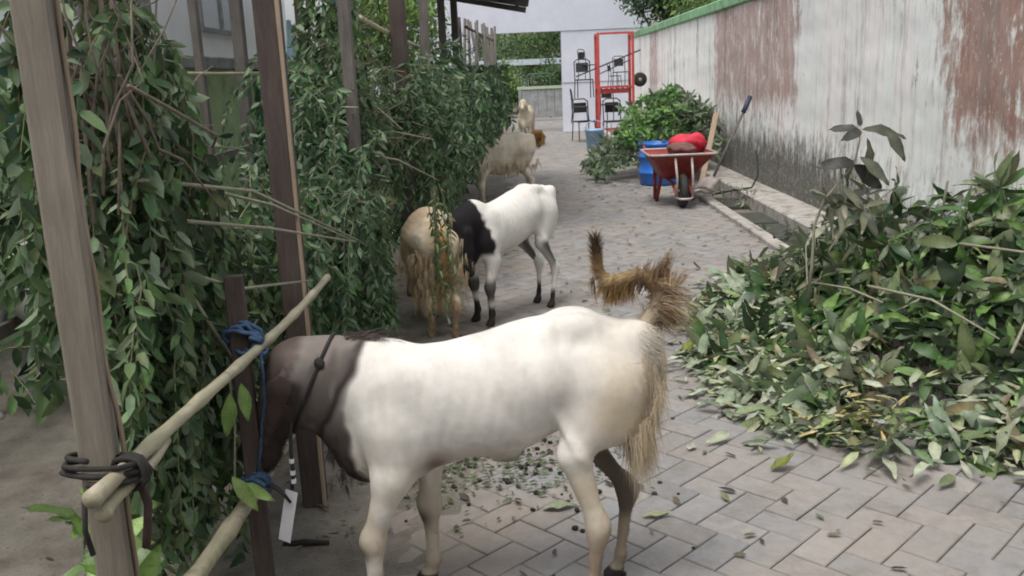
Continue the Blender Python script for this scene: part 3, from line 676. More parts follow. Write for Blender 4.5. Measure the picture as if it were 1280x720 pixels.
part('blade', t, *xform((bv, bf), Matrix.Rotation(R(-38), 3, 'Z') @ Matrix.Rotation(R(20), 3, 'X'), (2.12, 10.98, 0.10)), M_rim, smooth=True).modifiers.new('thickness', 'SOLIDIFY').thickness = 0.004
single('pale_stick', 'pale board leaning up behind the wheelbarrow tray', 'board', *beam((2.22, 11.5, 0.1), (2.48, 11.9, 0.93), 0.07, 0.02), M_edge)
single('black_hose', 'loop of thin black hose lying over the drain edge behind the shovel', 'hose', *tube([(2.25, 10.9, 0.03), (2.4, 10.7, 0.09), (2.62, 10.6, 0.13), (2.74, 10.8, 0.24), (2.78, 11.0, 0.42), (2.80, 11.15, 0.5)], 0.011, 7), M_rope2, smooth=True)

# ------------------------------------------------------------------ goats: one continuous body each
def seg(a, b, ra, rb, sy=1.0): return ('seg', np.array(a, float), np.array(b, float), ra, rb, sy)
def ell(c, r, rot=0.0): return ('ell', np.array(c, float), np.array(r, float), rot)
def sdf_mesh(prims, vox, k):
    lo = np.array([1e9] * 3); hi = -lo
    for p in prims:
        if p[0] == 'seg':
            r = max(p[3], p[4]) * max(1, p[5]); lo = np.minimum(lo, np.minimum(p[1], p[2]) - r); hi = np.maximum(hi, np.maximum(p[1], p[2]) + r)
        else:
            r = p[2].max(); lo = np.minimum(lo, p[1] - r); hi = np.maximum(hi, p[1] + r)
    lo -= vox * 4; hi += vox * 4
    n = np.ceil((hi - lo) / vox).astype(int)
    D = np.full(n, 0.2, np.float32)
    ax = [lo[i] + vox * np.arange(n[i]) for i in range(3)]
    for p in prims:
        kk = k
        if p[0] == 'seg':
            r = max(p[3], p[4]); kk = min(k, 1.2 * min(p[3], p[4]) + 0.004); m = r + kk + 3 * vox
            pl, ph = np.minimum(p[1], p[2]) - m, np.maximum(p[1], p[2]) + m
        else:
            m = kk + 3 * vox; rr = p[2].max() if p[3] else p[2]; pl, ph = p[1] - rr - m, p[1] + rr + m
        i0 = np.maximum(0, ((pl - lo) / vox).astype(int)); i1 = np.minimum(n, ((ph - lo) / vox).astype(int) + 2)
        X, Y, Z = np.meshgrid(ax[0][i0[0]:i1[0]], ax[1][i0[1]:i1[1]], ax[2][i0[2]:i1[2]], indexing='ij')
        if p[0] == 'seg':
            a, b = p[1], p[2]; ab = b - a; L2 = ab @ ab + 1e-9
            t = np.clip(((X - a[0]) * ab[0] + (Y - a[1]) * ab[1] + (Z - a[2]) * ab[2]) / L2, 0, 1)
            dx = X - a[0] - t * ab[0]; dy = (Y - a[1] - t * ab[1]) / p[5]; dz_ = Z - a[2] - t * ab[2]
            d = np.sqrt(dx * dx + dy * dy + dz_ * dz_) - (p[3] + (p[4] - p[3]) * t)
            if p[5] < 1: d = d * (0.5 + 0.5 * p[5])
        else:
            c, r, ro = p[1], p[2], p[3]
            x = X - c[0]; z = Z - c[2]; ca_, sa_ = math.cos(ro), math.sin(ro)
            x, z = x * ca_ + z * sa_, -x * sa_ + z * ca_; y = Y - c[1]
            k0 = np.sqrt((x / r[0]) ** 2 + (y / r[1]) ** 2 + (z / r[2]) ** 2); k1 = np.sqrt((x / r[0] ** 2) ** 2 + (y / r[1] ** 2) ** 2 + (z / r[2] ** 2) ** 2) + 1e-6
            d = k0 * (k0 - 1) / k1
        d = d.astype(np.float32); s = D[i0[0]:i1[0], i0[1]:i1[1], i0[2]:i1[2]]
        h = np.maximum(kk - np.abs(s - d), 0) / kk
        D[i0[0]:i1[0], i0[1]:i1[1], i0[2]:i1[2]] = np.minimum(s, d) - h * h * kk * 0.25
    g = openvdb.FloatGrid(background=0.2); g.copyFromArray(D)
    P, T, Q = g.convertToPolygons(isovalue=0.0, adaptivity=0.0)
    P = np.asarray(P, float) * vox + lo; Q = np.asarray(Q)[:, ::-1].copy()
    return P, Q
def normals_of(P, Q):
    a = P[Q[:, 2]] - P[Q[:, 0]]; b = P[Q[:, 3]] - P[Q[:, 1]]; fn = np.cross(a, b)
    N = np.zeros_like(P)
    for i in range(4): np.add.at(N, Q[:, i], fn)
    N /= np.linalg.norm(N, axis=1, keepdims=True) + 1e-9
    return N, np.linalg.norm(fn, axis=1) / 2
def strands(P, D, Nn, L, w_, col, droop=0.3, segs=2):
    """hair: tapering bent ribbons. P roots, D directions, L lengths, w_ widths"""
    n = len(P); side = np.cross(D, Nn); side /= np.linalg.norm(side, axis=1, keepdims=True) + 1e-9
    L = L[:, None]; w_ = w_[:, None]
    down = np.array([[0, 0, -1.0]])
    rows = []
    pts = P.copy(); d = D.copy()
    V = [P - side * w_ / 2, P + side * w_ / 2]
    for s in range(1, segs):
        d = d + down * droop / segs; d /= np.linalg.norm(d, axis=1, keepdims=True); pts = pts + d * L / segs
        ww = w_ * (1 - s / segs) ** 0.6; V += [pts - side * ww / 2, pts + side * ww / 2]
    d = d + down * droop / segs; d /= np.linalg.norm(d, axis=1, keepdims=True); pts = pts + d * L / segs
    V += [pts - side * w_ * 0.06, pts + side * w_ * 0.06]
    k = len(V); V = np.stack(V, 1).reshape(-1, 3)
    F = []
    for s in range(segs): F.append([2*s, 2*s+1, 2*s+3, 2*s+2])
    F = (np.arange(n)[:, None, None] * k + np.array(F)[None]).reshape(-1, 4)
    return V, F, np.repeat(col, k, 0)
def sstep(a, b, x): t = np.clip((x - a) / (b - a), 0, 1); return t * t * (3 - 2 * t)
def lerpc(c, t, col): return c * (1 - t[:, None]) + np.array(col)[None] * t[:, None]

def base_prims(legs, shag=1.0):
    """legs: hoof/joint positions; trunk common to all goats, withers at about 0.80 m"""
    p = [ell((0.27, 0, 0.598), (0.185, 0.112 * shag, 0.182)), ell((0.08, 0, 0.632), (0.27, 0.130 * shag, 0.172 * shag), -0.11), ell((-0.10, 0, 0.70), (0.20, 0.125 * shag, 0.150), -0.06),
         ell((-0.225, 0, 0.715), (0.175, 0.104 * shag, 0.135), 0.05),
         ell((-0.33, 0, 0.70), (0.07, 0.085 * shag, 0.11)), ell((0.36, 0, 0.705), (0.10, 0.058, 0.090), 0.3), ell((0.43, 0, 0.50), (0.075, 0.07, 0.11))]
    for sy in (-1, 1):
        p += [ell((0.31, sy * 0.085, 0.60), (0.075, 0.042, 0.15), 0.25), ell((-0.245, sy * 0.080, 0.62), (0.105, 0.048, 0.13), -0.25), ell((-0.17, sy * 0.055, 0.835), (0.05, 0.02, 0.022)),
              ell((-0.355, sy * 0.045, 0.80), (0.035, 0.025, 0.035))]
    for key in ('fl', 'fr', 'hl', 'hr'):
        J = legs[key]
        rr = (0.066, 0.046, 0.026, 0.0175, 0.019) if key[0] == 'f' else (0.072, 0.040, 0.022, 0.0155, 0.019)
        for i in range(len(J) - 1): p.append(seg(J[i], J[i + 1], rr[i] * (1.05 if shag > 1 else 1), rr[i + 1], 0.8 if i == 0 else 1.0))
        kn = np.array(J[2]); p.append(ell(kn, (0.019, 0.019, 0.028) if key[0] == 'f' else (0.022, 0.018, 0.034)))
        h = np.array(J[4]); p += [seg(h + [0.0, -0.010, 0.028], h + [0.026, -0.012, 0.012], 0.018, 0.014), seg(h + [0.0, 0.010, 0.028], h + [0.026, 0.012, 0.012], 0.018, 0.014)]
    return p
STD = {'fl': [(0.33, 0.09, 0.56), (0.30, 0.095, 0.43), (0.335, 0.09, 0.26), (0.32, 0.085, 0.08), (0.335, 0.085, 0.0)],
       'fr': [(0.33, -0.09, 0.56), (0.30, -0.095, 0.43), (0.30, -0.09, 0.26), (0.28, -0.085, 0.08), (0.295, -0.085, 0.0)],
       'hl': [(-0.25, 0.085, 0.66), (-0.17, 0.10, 0.47), (-0.32, 0.09, 0.28), (-0.29, 0.085, 0.08), (-0.275, 0.085, 0.0)],
       'hr': [(-0.25, -0.085, 0.66), (-0.19, -0.10, 0.47), (-0.36, -0.09, 0.28), (-0.34, -0.085, 0.08), (-0.325, -0.085, 0.0)]}
def head_prims(poll, muz, neck0, ear=0.14, yaw=0.0, neck_r=(0.135, 0.105, 0.078), earside=1.0):
    poll = np.array(poll, float); muz = np.array(muz, float); n0 = np.array(neck0, float)
    d, s, u = frame_from(muz - poll); 
    if s[1] < 0: s = -s
    fwd = np.cross(s, d); 
    if fwd[2] < 0 and abs(d[2]) < 0.7: fwd = -fwd
    mid = n0 * 0.45 + poll * 0.55
    p = [seg(n0, mid, neck_r[0], neck_r[1], 0.72), seg(mid, poll, neck_r[1], neck_r[2], 0.8)]
    L = np.linalg.norm(muz - poll)
    p += [seg(poll, poll + d * L * 0.45, 0.075, 0.060, 0.85), seg(poll + d * L * 0.40, poll + d * L * 0.92, 0.055, 0.036, 0.85), seg(poll + d * L * 0.9, muz, 0.037, 0.032, 0.9)]
    e = []
    for sg in (-1, 1):
        b = poll + s * sg * 0.055 + d * 0.02
        t1 = b + s * sg * 0.035 + np.array([0, 0, -0.05]); t2 = t1 + s * sg * 0.008 + np.array([0.0, 0, -ear])
        e.append((b, t1, t2))
    return p, e, (d, s, poll, L)
def make_goat(name, label, prims, ears, colfn, loc, rotz, scale, vox, k=0.05, furn=30000, furl=0.014, furw=0.0018, flow=0.25, tail=None, extra_hair=None, face=None, group='goats tied along the shed', horns=None, shag=None, wool=0.0):
    allp = list(prims)
    for (b, t1, t2) in ears:
        allp += [('seg', b, t1, 0.020, 0.032, 0.5), ('seg', t1, t2, 0.034, 0.016, 0.30)]
    P, Q = sdf_mesh(allp, vox, k)
    N, A = normals_of(P, Q)
    P = P + N * (0.0012 * snoise(P, 16, 2) + 0.003 * snoise(P, 6, 3))[:, None]
    x, y, z = P.T; side = sstep(0.03, 0.09, np.abs(y))
    if not wool:      # ribs, hollow flank, hip and shoulder edges
        rib = np.sin((x + 0.25 * (z - 0.6)) * 2 * math.pi / 0.042) * sstep(-0.02, 0.06, x) * sstep(0.30, 0.22, x) * sstep(0.44, 0.54, z) * sstep(0.80, 0.72, z) * side
        hollow = np.exp(-(((x + 0.105) / 0.055) ** 2 + ((z - 0.70) / 0.075) ** 2)) * side + 0.6 * np.exp(-(((x - 0.215) / 0.03) ** 2 + ((z - 0.60) / 0.12) ** 2)) * side
        crease = np.exp(-(((x + 0.145 - 0.5 * (z - 0.55)) / 0.016) ** 2)) * sstep(0.44, 0.50, z) * sstep(0.66, 0.58, z) * side
        bone = np.exp(-(((x + 0.185) / 0.025) ** 2 + ((z - 0.80) / 0.025) ** 2)) * side
        P = P + N * (0.0006 * rib - 0.019 * hollow - 0.010 * crease + 0.008 * bone)[:, None]
        N, A = normals_of(P, Q)
    if wool: P = P + N * (wool * (np.abs(snoise(P, 17, 5)) + 0.5 * snoise(P, 34, 6)))[:, None] * sstep(0.12, 0.35, P[:, 2])[:, None]
    col = np.clip(colfn(P), 0, 1)
    if wool: col = col * (1 + 0.09 * snoise(P, 30, 7))[:, None]
    t = thing(name, label, 'goat', loc, rotz, group); t.scale = (scale,) * 3
    body = part('body', t, P, Q, M_fur, col=col, smooth=True, local=True)
    # short coat
    if furn:
        pr = A / A.sum(); f = rng.choice(len(Q), furn, p=pr); u, v = rng.random(furn)[:, None], rng.random(furn)[:, None]
        a, b, c, d = (P[Q[f, i]] for i in range(4)); R0 = (a * (1 - u) + b * u) * (1 - v) + (d * (1 - u) + c * u) * v
        Nn = N[Q[f, 0]]; fl = np.tile(np.array([[-0.8, 0, -0.55]]), (furn, 1)) + 0.25 * rng.normal(0, 1, (furn, 3)); fl[:, 1] += 0.5 * snoise(R0, 6, 1)
        fl = fl - Nn * (fl * Nn).sum(1, keepdims=True); fl /= np.linalg.norm(fl, axis=1, keepdims=True) + 1e-6
        D = fl + Nn * (flow + 0.1 * rng.random((furn, 1))); D /= np.linalg.norm(D, axis=1, keepdims=True)
        cc = col[Q[f, 0]] * rng.normal(1.03, 0.085, (furn, 1))
        Ls = furl * rng.uniform(0.6, 1.3, furn)
        if shag is not None: Ls = Ls * shag(R0)
        Ls = np.where(R0[:, 2] < 0.04, 0.002, Ls)
        V, F, cv = strands(R0 + Nn * 0.0004, D, Nn, Ls, np.full(furn, furw), np.clip(cc, 0, 1), 0.35 if wool else 0.04)
        part('coat', t, V, F, M_hair, col=cv, local=True)
    if tail is not None:
        pts, rad, hairn, hl, cfn, hdir = tail
        V, F = tube(pts, rad, 10); part('tail', t, V, F, M_fur, col=np.clip(cfn(V), 0, 1), smooth=True, local=True)
        pts = np.array(pts, float); s_ = rng.random(hairn) ** 0.9 * (len(pts) - 1.001); i = s_.astype(int); fr = (s_ - i)[:, None]
        R0 = pts[i] * (1 - fr) + pts[i + 1] * fr; tg = pts[i + 1] - pts[i]; tg /= np.linalg.norm(tg, axis=1, keepdims=True)
        rr = rng.normal(0, 1, (hairn, 3)); rr -= tg * (rr * tg).sum(1, keepdims=True); rr /= np.linalg.norm(rr, axis=1, keepdims=True)
        D = rr * 0.38 + tg * 0.9 + np.array(hdir) * 0.35; D /= np.linalg.norm(D, axis=1, keepdims=True)
        R0 = R0 + rr * np.array(rad)[i][:, None] * 0.8
        V, F, cv = strands(R0, D, rr, hl * rng.uniform(0.35, 1.35, hairn), np.full(hairn, furw * 1.3), np.clip(cfn(R0) * rng.normal(1, 0.15, (hairn, 1)), 0, 1), 0.5, 3)
        part('tail_hair', t, V, F, M_hair, col=cv, local=True)
    if extra_hair:
        for (nm, R0, D, L, w_, cc, droop) in extra_hair:
            Nn = rng.normal(0, 1, R0.shape)
            V, F, cv = strands(R0, D, Nn, L, w_, np.clip(cc, 0, 1), droop, 3); part(nm, t, V, F, M_hair, col=cv, local=True)
    if face:
        d, s, poll, L = face
        for sg in (-1, 1):
            c = poll + d * L * 0.33 + s * sg * 0.052 + np.array([0, 0, 0.0])
            part('eye', t, *blob(c, (0.013, 0.013, 0.013), 1, 8, 0.0), simple('eye', (0.02, 0.015, 0.01), 0.15, 0.1, 3), smooth=True, local=True)
            c = poll + d * L * 0.985 + s * sg * 0.014
            part('nostril', t, *blob(c + d * 0.022, (0.007, 0.006, 0.006), 1, 6, 0.0), M_rubber, smooth=True, local=True)
    if horns:
        for h in horns: part('horn', t, *tube(h, [0.014, 0.011, 0.007, 0.003][:len(h)], 8), M_horn, smooth=True, local=True)
    return t

WHITE = np.array((0.70, 0.672, 0.625)); CREAM = np.array((0.52, 0.43, 0.30)); GOLD = np.array((0.40, 0.25, 0.11))
# the large goat in front. Local x points to its head; it stands side-on, facing left.
legs1 = {'fl': [(0.34, 0.095, 0.56), (0.345, 0.105, 0.43), (0.410, 0.105, 0.245), (0.412, 0.10, 0.08), (0.43, 0.10, 0.0)],
         'fr': [(0.33, -0.09, 0.56), (0.255, -0.095, 0.43), (0.270, -0.10, 0.255), (0.266, -0.09, 0.08), (0.284, -0.09, 0.0)],
         'hl': [(-0.25, 0.085, 0.66), (-0.160, 0.105, 0.485), (-0.222, 0.10, 0.265), (-0.205, 0.095, 0.08), (-0.19, 0.095, 0.0)],
         'hr': [(-0.25, -0.085, 0.66), (-0.19, -0.10, 0.47), (-0.325, -0.09, 0.29), (-0.30, -0.085, 0.08), (-0.285, -0.085, 0.0)]}
hp, ears1, face1 = head_prims((0.600, 0.0, 0.725), (0.735, 0.0, 0.455), (0.41, 0, 0.655), ear=0.0, neck_r=(0.150, 0.118, 0.085))
ears1 = [(np.array((0.585, 0.068, 0.765)), np.array((0.625, 0.118, 0.705)), np.array((0.675, 0.130, 0.555))), (np.array((0.590, -0.065, 0.745)), np.array((0.61, -0.105, 0.70)), np.array((0.655, -0.12, 0.57)))]
hp += [seg((0.53, 0, 0.615), (0.455, 0, 0.47), 0.070, 0.055, 0.9), ell((0.615, 0.0, 0.665), (0.07, 0.062, 0.09)), seg((0.47, 0, 0.50), (0.40, 0, 0.40), 0.045, 0.02, 0.8), ell((0.03, 0.0, 0.455), (0.035, 0.02, 0.025)), ell((0.29, 0.07, 0.47), (0.05, 0.04, 0.05))]
def col1(P):
    x, y, z = P.T; n1 = snoise(P, 9, 1); n2 = snoise(P, 28, 2); n3 = snoise(P * np.array([1, 1, 0.35]), 26, 4)
    c = np.tile(WHITE, (len(P), 1)) * (1 + 0.035 * n1 + 0.025 * n2)[:, None]
    c = lerpc(c, 0.5 * sstep(0.05, 0.45, -x) * sstep(0.3, 0.7, n1 * 0.5 + 0.5), (0.57, 0.50, 0.40))
    n4 = snoise(P * np.array([0.45, 1, 0.8]), 46, 3); c = c * (1 + 0.055 * n4 + 0.04 * snoise(P, 14, 6))[:, None]
    rump = sstep(-0.22, -0.38, x) * sstep(0.88, 0.70, z); c = lerpc(c, 0.75 * rump * sstep(-0.7, 0.5, n3), (0.58, 0.49, 0.34))
    c = lerpc(c, 0.8 * sstep(-0.12, -0.30, x + 0.05 * n1 + 0.03 * n3) * sstep(0.86, 0.62, z), (0.56, 0.46, 0.32)); c = lerpc(c, 0.5 * (x < -0.1) * sstep(0.55, 0.35, z) * sstep(0.0, 0.5, n3), (0.36, 0.27, 0.17))
    c = lerpc(c, 0.45 * sstep(0.55, 0.44, z) * sstep(0.0, 0.6, n2 + 0.3), (0.55, 0.48, 0.38))
    c = lerpc(c, 0.5 * sstep(0.1, 0.8, n1 + 0.6 * n2) * (z > 0.45), (0.50, 0.465, 0.42))
    xb = np.interp(z, [0.36, 0.45, 0.64, 0.80], [0.43, 0.45, 0.470, 0.405]) + 0.016 * n1 + 0.010 * n2 + 0.012 * n3
    tn = sstep(-0.012, 0.014, x - xb) * (z > 0.36)
    c = lerpc(c, tn, (0.215, 0.185, 0.168)); c = c * (1 - 0.50 * tn * sstep(-0.1, 0.6, n3 + 0.3 * n2))[:, None]; c = lerpc(c, 0.45 * tn * sstep(0.1, 0.7, snoise(P, 12, 7)) * sstep(0.56, 0.64, z), (0.30, 0.27, 0.25))
    xa = np.interp(z, [0.50, 0.58, 0.78, 0.86], [0.555, 0.525, 0.415, 0.40]) + 0.006 * n2
    c = lerpc(c, 0.55 * tn * sstep(0.01, -0.02, x - xa) * sstep(0.45, 0.55, z), (0.36, 0.34, 0.32))
    c = lerpc(c, 0.9 * tn * sstep(0.645, 0.53, z + 0.35 * (x - 0.5) + 0.02 * n1), (0.045, 0.032, 0.03))
    c = lerpc(c, 0.9 * np.exp(-((x - xa) / 0.011) ** 2) * (z > 0.45) * (x > 0.39), (0.03, 0.02, 0.02))
    c = lerpc(c, 0.9 * sstep(0.445, 0.47, x + 0.010 * n2) * sstep(0.53, 0.47, z + 0.02 * n1) * (z > 0.33), (0.045, 0.032, 0.03))
    hd = sstep(0.565, 0.60, x + 0.012 * n1); c = lerpc(c, hd, (0.085, 0.066, 0.058)); c = c * (1 - 0.35 * hd * sstep(0.0, 0.7, n1 + 0.5 * n3))[:, None]
    c = lerpc(c, hd * np.exp(-(((x - 0.60) / 0.05) ** 2 + ((z - 0.785) / 0.025) ** 2)) * 0.5, (0.24, 0.185, 0.165))
    c = lerpc(c, 0.9 * np.exp(-(((x - 0.225) / 0.050) ** 2 + ((z - 0.462) / 0.040) ** 2)) * (y > 0), (0.13, 0.08, 0.06))
    leg = sstep(0.42, 0.25, z)
    c = lerpc(c, 0.75 * leg * sstep(-0.5, 0.4, n1 + 0.4 * n2), (0.42, 0.35, 0.26)); c = lerpc(c, 0.6 * sstep(0.16, 0.03, z) * sstep(-0.5, 0.5, n2), (0.26, 0.21, 0.16))
    kn = leg * np.exp(-((z - 0.22) / 0.035) ** 2) * (x > 0.2) * sstep(0.40, 0.45, x + (x < 0.35) * 0.16); c = lerpc(c, 0.85 * kn, (0.05, 0.04, 0.035))
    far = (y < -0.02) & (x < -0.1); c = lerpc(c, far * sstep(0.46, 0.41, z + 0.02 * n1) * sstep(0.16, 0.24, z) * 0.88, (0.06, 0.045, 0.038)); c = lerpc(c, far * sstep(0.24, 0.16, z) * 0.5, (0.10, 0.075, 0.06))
    hk = (y > 0) & (x < -0.1); c = lerpc(c, hk * np.exp(-(((z - 0.24) / 0.035) ** 2)) * 0.7 * sstep(-0.24, -0.262, x), (0.07, 0.05, 0.04)); c = lerpc(c, hk * sstep(0.30, 0.18, z + 0.03 * n1) * 0.75 * sstep(-0.6, 0.3, n3 + 0.4), (0.20, 0.14, 0.095))
    c = lerpc(c, 0.85 * np.exp(-(((x - 0.02) / 0.045) ** 2 + ((z - 0.43) / 0.03) ** 2)) * (np.abs(y) < 0.06), (0.13, 0.09, 0.06))
    c = lerpc(c, 1.0 * (z < 0.038), (0.03, 0.025, 0.022))
    ear_ = sstep(0.108, 0.116, np.abs(y)) * (x > 0.57); c = lerpc(c, 0.85 * ear_, (0.035, 0.022, 0.019))
    return c
def tailc(V):
    x, y, z = V.T; t = sstep(0.98, 1.03, z) * (x > -0.27); c = np.tile(np.array((0.42, 0.30, 0.165)), (len(V), 1)); c = lerpc(c, sstep(0.93, 0.86, z), (0.62, 0.55, 0.43))
    return lerpc(c, t * 0.85, (0.09, 0.065, 0.05))
def smoothpath(p, n=28):
    p = np.array(p, float); t = np.linspace(0, len(p) - 1, n); q = np.stack([np.interp(t, np.arange(len(p)), p[:, i]) for i in range(p.shape[1])], 1)
    for _ in range(6): q[1:-1] = 0.25 * q[:-2] + 0.5 * q[1:-1] + 0.25 * q[2:]
    return q
tail1 = ([(-0.355, 0, 0.80), (-0.395, 0.0, 0.85), (-0.415, 0.0, 0.90), (-0.395, 0.005, 0.945), (-0.355, 0.01, 0.965), (-0.31, 0.01, 0.955), (-0.275, 0.01, 0.945), (-0.247, 0.01, 0.965), (-0.238, 0.012, 1.01), (-0.236, 0.012, 1.06)],
         [0.028, 0.024, 0.02, 0.018, 0.017, 0.016, 0.014, 0.010, 0.006, 0.003], 4200, 0.031, tailc, (-0.15, 0, -0.2))
eh = []
def clump(center, spread, n, dirv, L, cols, w_=0.0022, droop=0.6, jit=0.25, nclump=40):
    cc = np.array(center) + rng.normal(0, 1, (nclump, 3)) * np.array(spread); cd = np.array(dirv) + rng.normal(0, jit * 0.7, (nclump, 3)); i = rng.integers(0, nclump, n)
    R0 = cc[i] + rng.normal(0, 0.006, (n, 3)); D = cd[i] + rng.normal(0, 0.08, (n, 3)); D /= np.linalg.norm(D, axis=1, keepdims=True)
    k_ = rng.random((nclump, 1)); base = np.array(cols[0]) * (1 - k_) + np.array(cols[1]) * k_
    return R0, D, L * rng.uniform(0.5, 1.2, n), np.full(n, w_), base[i] * rng.normal(1, 0.12, (n, 1)), droop
eh.append(('breech_hair', *clump((-0.375, 0.0, 0.70), (0.014, 0.045, 0.06), 3000, (-0.12, 0, -1), 0.11, [(0.66, 0.59, 0.47), (0.52, 0.41, 0.26)], w_=0.0015, nclump=260)))
eh.append(('breech_hair', *clump((-0.345, 0.0, 0.57), (0.018, 0.055, 0.05), 3200, (-0.10, 0, -1), 0.125, [(0.64, 0.57, 0.45), (0.48, 0.38, 0.24)], w_=0.0015, nclump=260)))
eh.append(('tail_tuft', *clump((-0.405, 0.0, 0.875), (0.014, 0.02, 0.04), 900, (-0.45, 0, 0.05), 0.10, [(0.50, 0.40, 0.27), (0.30, 0.20, 0.12)], droop=0.9, nclump=40)))
eh.append(('tail_tuft', *clump((-0.40, 0.0, 0.93), (0.022, 0.015, 0.02), 600, (-0.3, 0, 1.0), 0.055, [(0.42, 0.29, 0.16), (0.12, 0.08, 0.06)], droop=0.1, nclump=26)))
eh.append(('tail_tuft', *clump((-0.30, 0.01, 0.945), (0.020, 0.010, 0.008), 900, (0.25, 0, -1.0), 0.065, [(0.50, 0.33, 0.13), (0.22, 0.14, 0.07)], droop=0.3, nclump=34)))
eh.append(('chest_hair', *clump((0.47, 0.0, 0.50), (0.03, 0.03, 0.05), 900, (-0.1, 0, -1), 0.045, [(0.05, 0.04, 0.035), (0.12, 0.10, 0.09)], nclump=60)))
eh.append(('mane_hair', *clump((0.44, 0.0, 0.80), (0.05, 0.012, 0.008), 800, (-0.9, 0, 0.25), 0.07, [(0.14, 0.11, 0.10), (0.05, 0.04, 0.04)], nclump=40)))
_q = smoothpath([(*a, b) for a, b in zip(tail1[0], tail1[1])]); tail1 = ([tuple(v[:3]) for v in _q], [float(v[3]) * 0.8 for v in _q], 5200, 0.034, tailc, (-0.1, 0, -0.25))
g1 = make_goat('goat', 'large white goat with brown head and curled golden tail, nearest the camera', hp + base_prims(legs1), ears1, col1, (-0.05, 2.45, 0.0), math.pi, 1.0, 0.0072, 0.05,
          furn=110000, furl=0.016, furw=0.0017, flow=0.075, shag=lambda q: 1 + 4.0 * sstep(-0.27, -0.36, q[:, 0]) * sstep(0.40, 0.50, q[:, 2]) * sstep(0.86, 0.78, q[:, 2]) + 1.2 * sstep(0.40, 0.46, q[:, 0]) * sstep(0.6, 0.5, q[:, 2]) * sstep(0.36, 0.42, q[:, 2]), tail=tail1, extra_hair=eh, face=face1)
# collar cord and its tag belong to nobody but the goat's neck: things it wears
t = thing('neck_cord', 'dark cord round the neck of the large goat', 'cord', (-0.62, 2.45, 0.6))
from mathutils.bvhtree import BVHTree
body_me = [c for c in g1.children if c.name.startswith('body')][0].data
bvh = BVHTree.FromPolygons([v.co.copy() for v in body_me.vertices], [tuple(p.vertices) for p in body_me.polygons])
loop = []
for a in np.linspace(0, 2 * math.pi, 48):
    d = Vector((-0.42 * math.sin(a), math.cos(a), 0.91 * math.sin(a))); d.normalize(); o_ = Vector((0.555, 0, 0.69))
    hit = bvh.ray_cast(o_ + d * 0.30, -d, 0.30)[0]; q = (hit if hit is not None else o_ + d * 0.1) + d * 0.004
    loop.append((-0.05 - q.x, 2.45 - q.y, q.z))
part('cord_loop', t, *tube(loop, 0.0055, 6, False), M_rope2, smooth=True)
kn = min(loop, key=lambda p: (p[1] - 2.375) ** 2 * 4 + (p[2] - 0.755) ** 2)
part('cord_knot', t, *blob((kn[0], kn[1] - 0.004, kn[2]), (0.012, 0.009, 0.017), 2, 8, 0.2), M_rope2, smooth=True)
t = thing('hanging_tag', 'blank white card tag hanging on a striped cord below the goat neck', 'tag', (-0.70, 2.36, 0.24))
cordp = [(-0.662, 2.365, 0.60), (-0.668, 2.36, 0.52), (-0.668, 2.36, 0.45), (-0.675, 2.36, 0.405)]
part('cord', t, *tube(cordp, 0.0055, 6), M_rope2, smooth=True)
for z in (0.49, 0.455, 0.43): part('cord_band', t, *tube([(-0.6685, 2.36, z + 0.006), (-0.669, 2.36, z - 0.006)], 0.0075, 8), M_tag)
part('card', t, *xform(box(-0.019, 0.019, -0.0008, 0.0008, -0.155, 0.0), Matrix.Rotation(R(13), 3, 'Y') @ Matrix.Rotation(R(-18), 3, 'Z'), (-0.677, 2.36, 0.40)), M_tag)

# second goat: white with black head, neck and socks, in three-quarter view
hp2, ears2, face2 = head_prims((0.55, 0.05, 0.69), (0.56, 0.14, 0.40), (0.38, 0, 0.70), ear=0.12, neck_r=(0.125, 0.10, 0.075))
hp2 = [q for q in hp2]
def col2(P):
    x, y, z = P.T; n1 = snoise(P, 9, 3); n2 = snoise(P, 28, 1)
    c = np.tile(WHITE * 1.0, (len(P), 1)) * (1 + 0.04 * n1)[:, None]
    c = lerpc(c, sstep(0.345, 0.37, x + 0.035 * n1 + 0.02 * n2 - 0.15 * (z - 0.7)) * sstep(0.46, 0.50, z), (0.015, 0.013, 0.014))
    c = lerpc(c, sstep(0.40, 0.42, x + 0.01 * n1) * (z > 0.30), (0.015, 0.013, 0.014))
    c = lerpc(c, sstep(0.17, 0.12, z + 0.02 * n1) * sstep(-1.0, -0.2, n1 + 0.5), (0.03, 0.025, 0.022))
    c = lerpc(c, (x < 0) * np.exp(-(((z - 0.40) / 0.09) ** 2)) * sstep(-0.14, -0.19, -np.abs(x + 0.34) + 0.0) * 0 + (x < -0.1) * (x > -0.30) * np.exp(-(((z - 0.44 - (x + 0.2)) / 0.06) ** 2)) * sstep(0.52, 0.46, z) * 0.9, (0.02, 0.018, 0.018))
    c = lerpc(c, (x > 0.15) * sstep(0.34, 0.28, z) * sstep(0.12, 0.2, z) * sstep(-0.2, 0.4, n1) * 0.9, (0.03, 0.025, 0.022))
    c = lerpc(c, np.exp(-((np.linalg.norm(P - np.array((0.525, 0.0, 0.60)), axis=1)) / 0.03) ** 2) * 0.9, (0.6, 0.6, 0.6))
    return c
h2 = R(228)
make_goat('goat', 'white goat with black head and black socks, second from the camera', hp2 + base_prims(STD), ears2, col2, (-0.08, 5.76, 0), h2, 0.95, 0.012, 0.05, furn=16000, furl=0.014, furw=0.003,
          tail=([(-0.37, 0, 0.80), (-0.41, 0, 0.80), (-0.43, 0, 0.74), (-0.43, 0, 0.68)], [0.022, 0.02, 0.016, 0.01], 500, 0.05, lambda V: np.tile(np.array((0.22, 0.17, 0.10)), (len(V), 1)), (0, 0, -0.8)), face=face2)

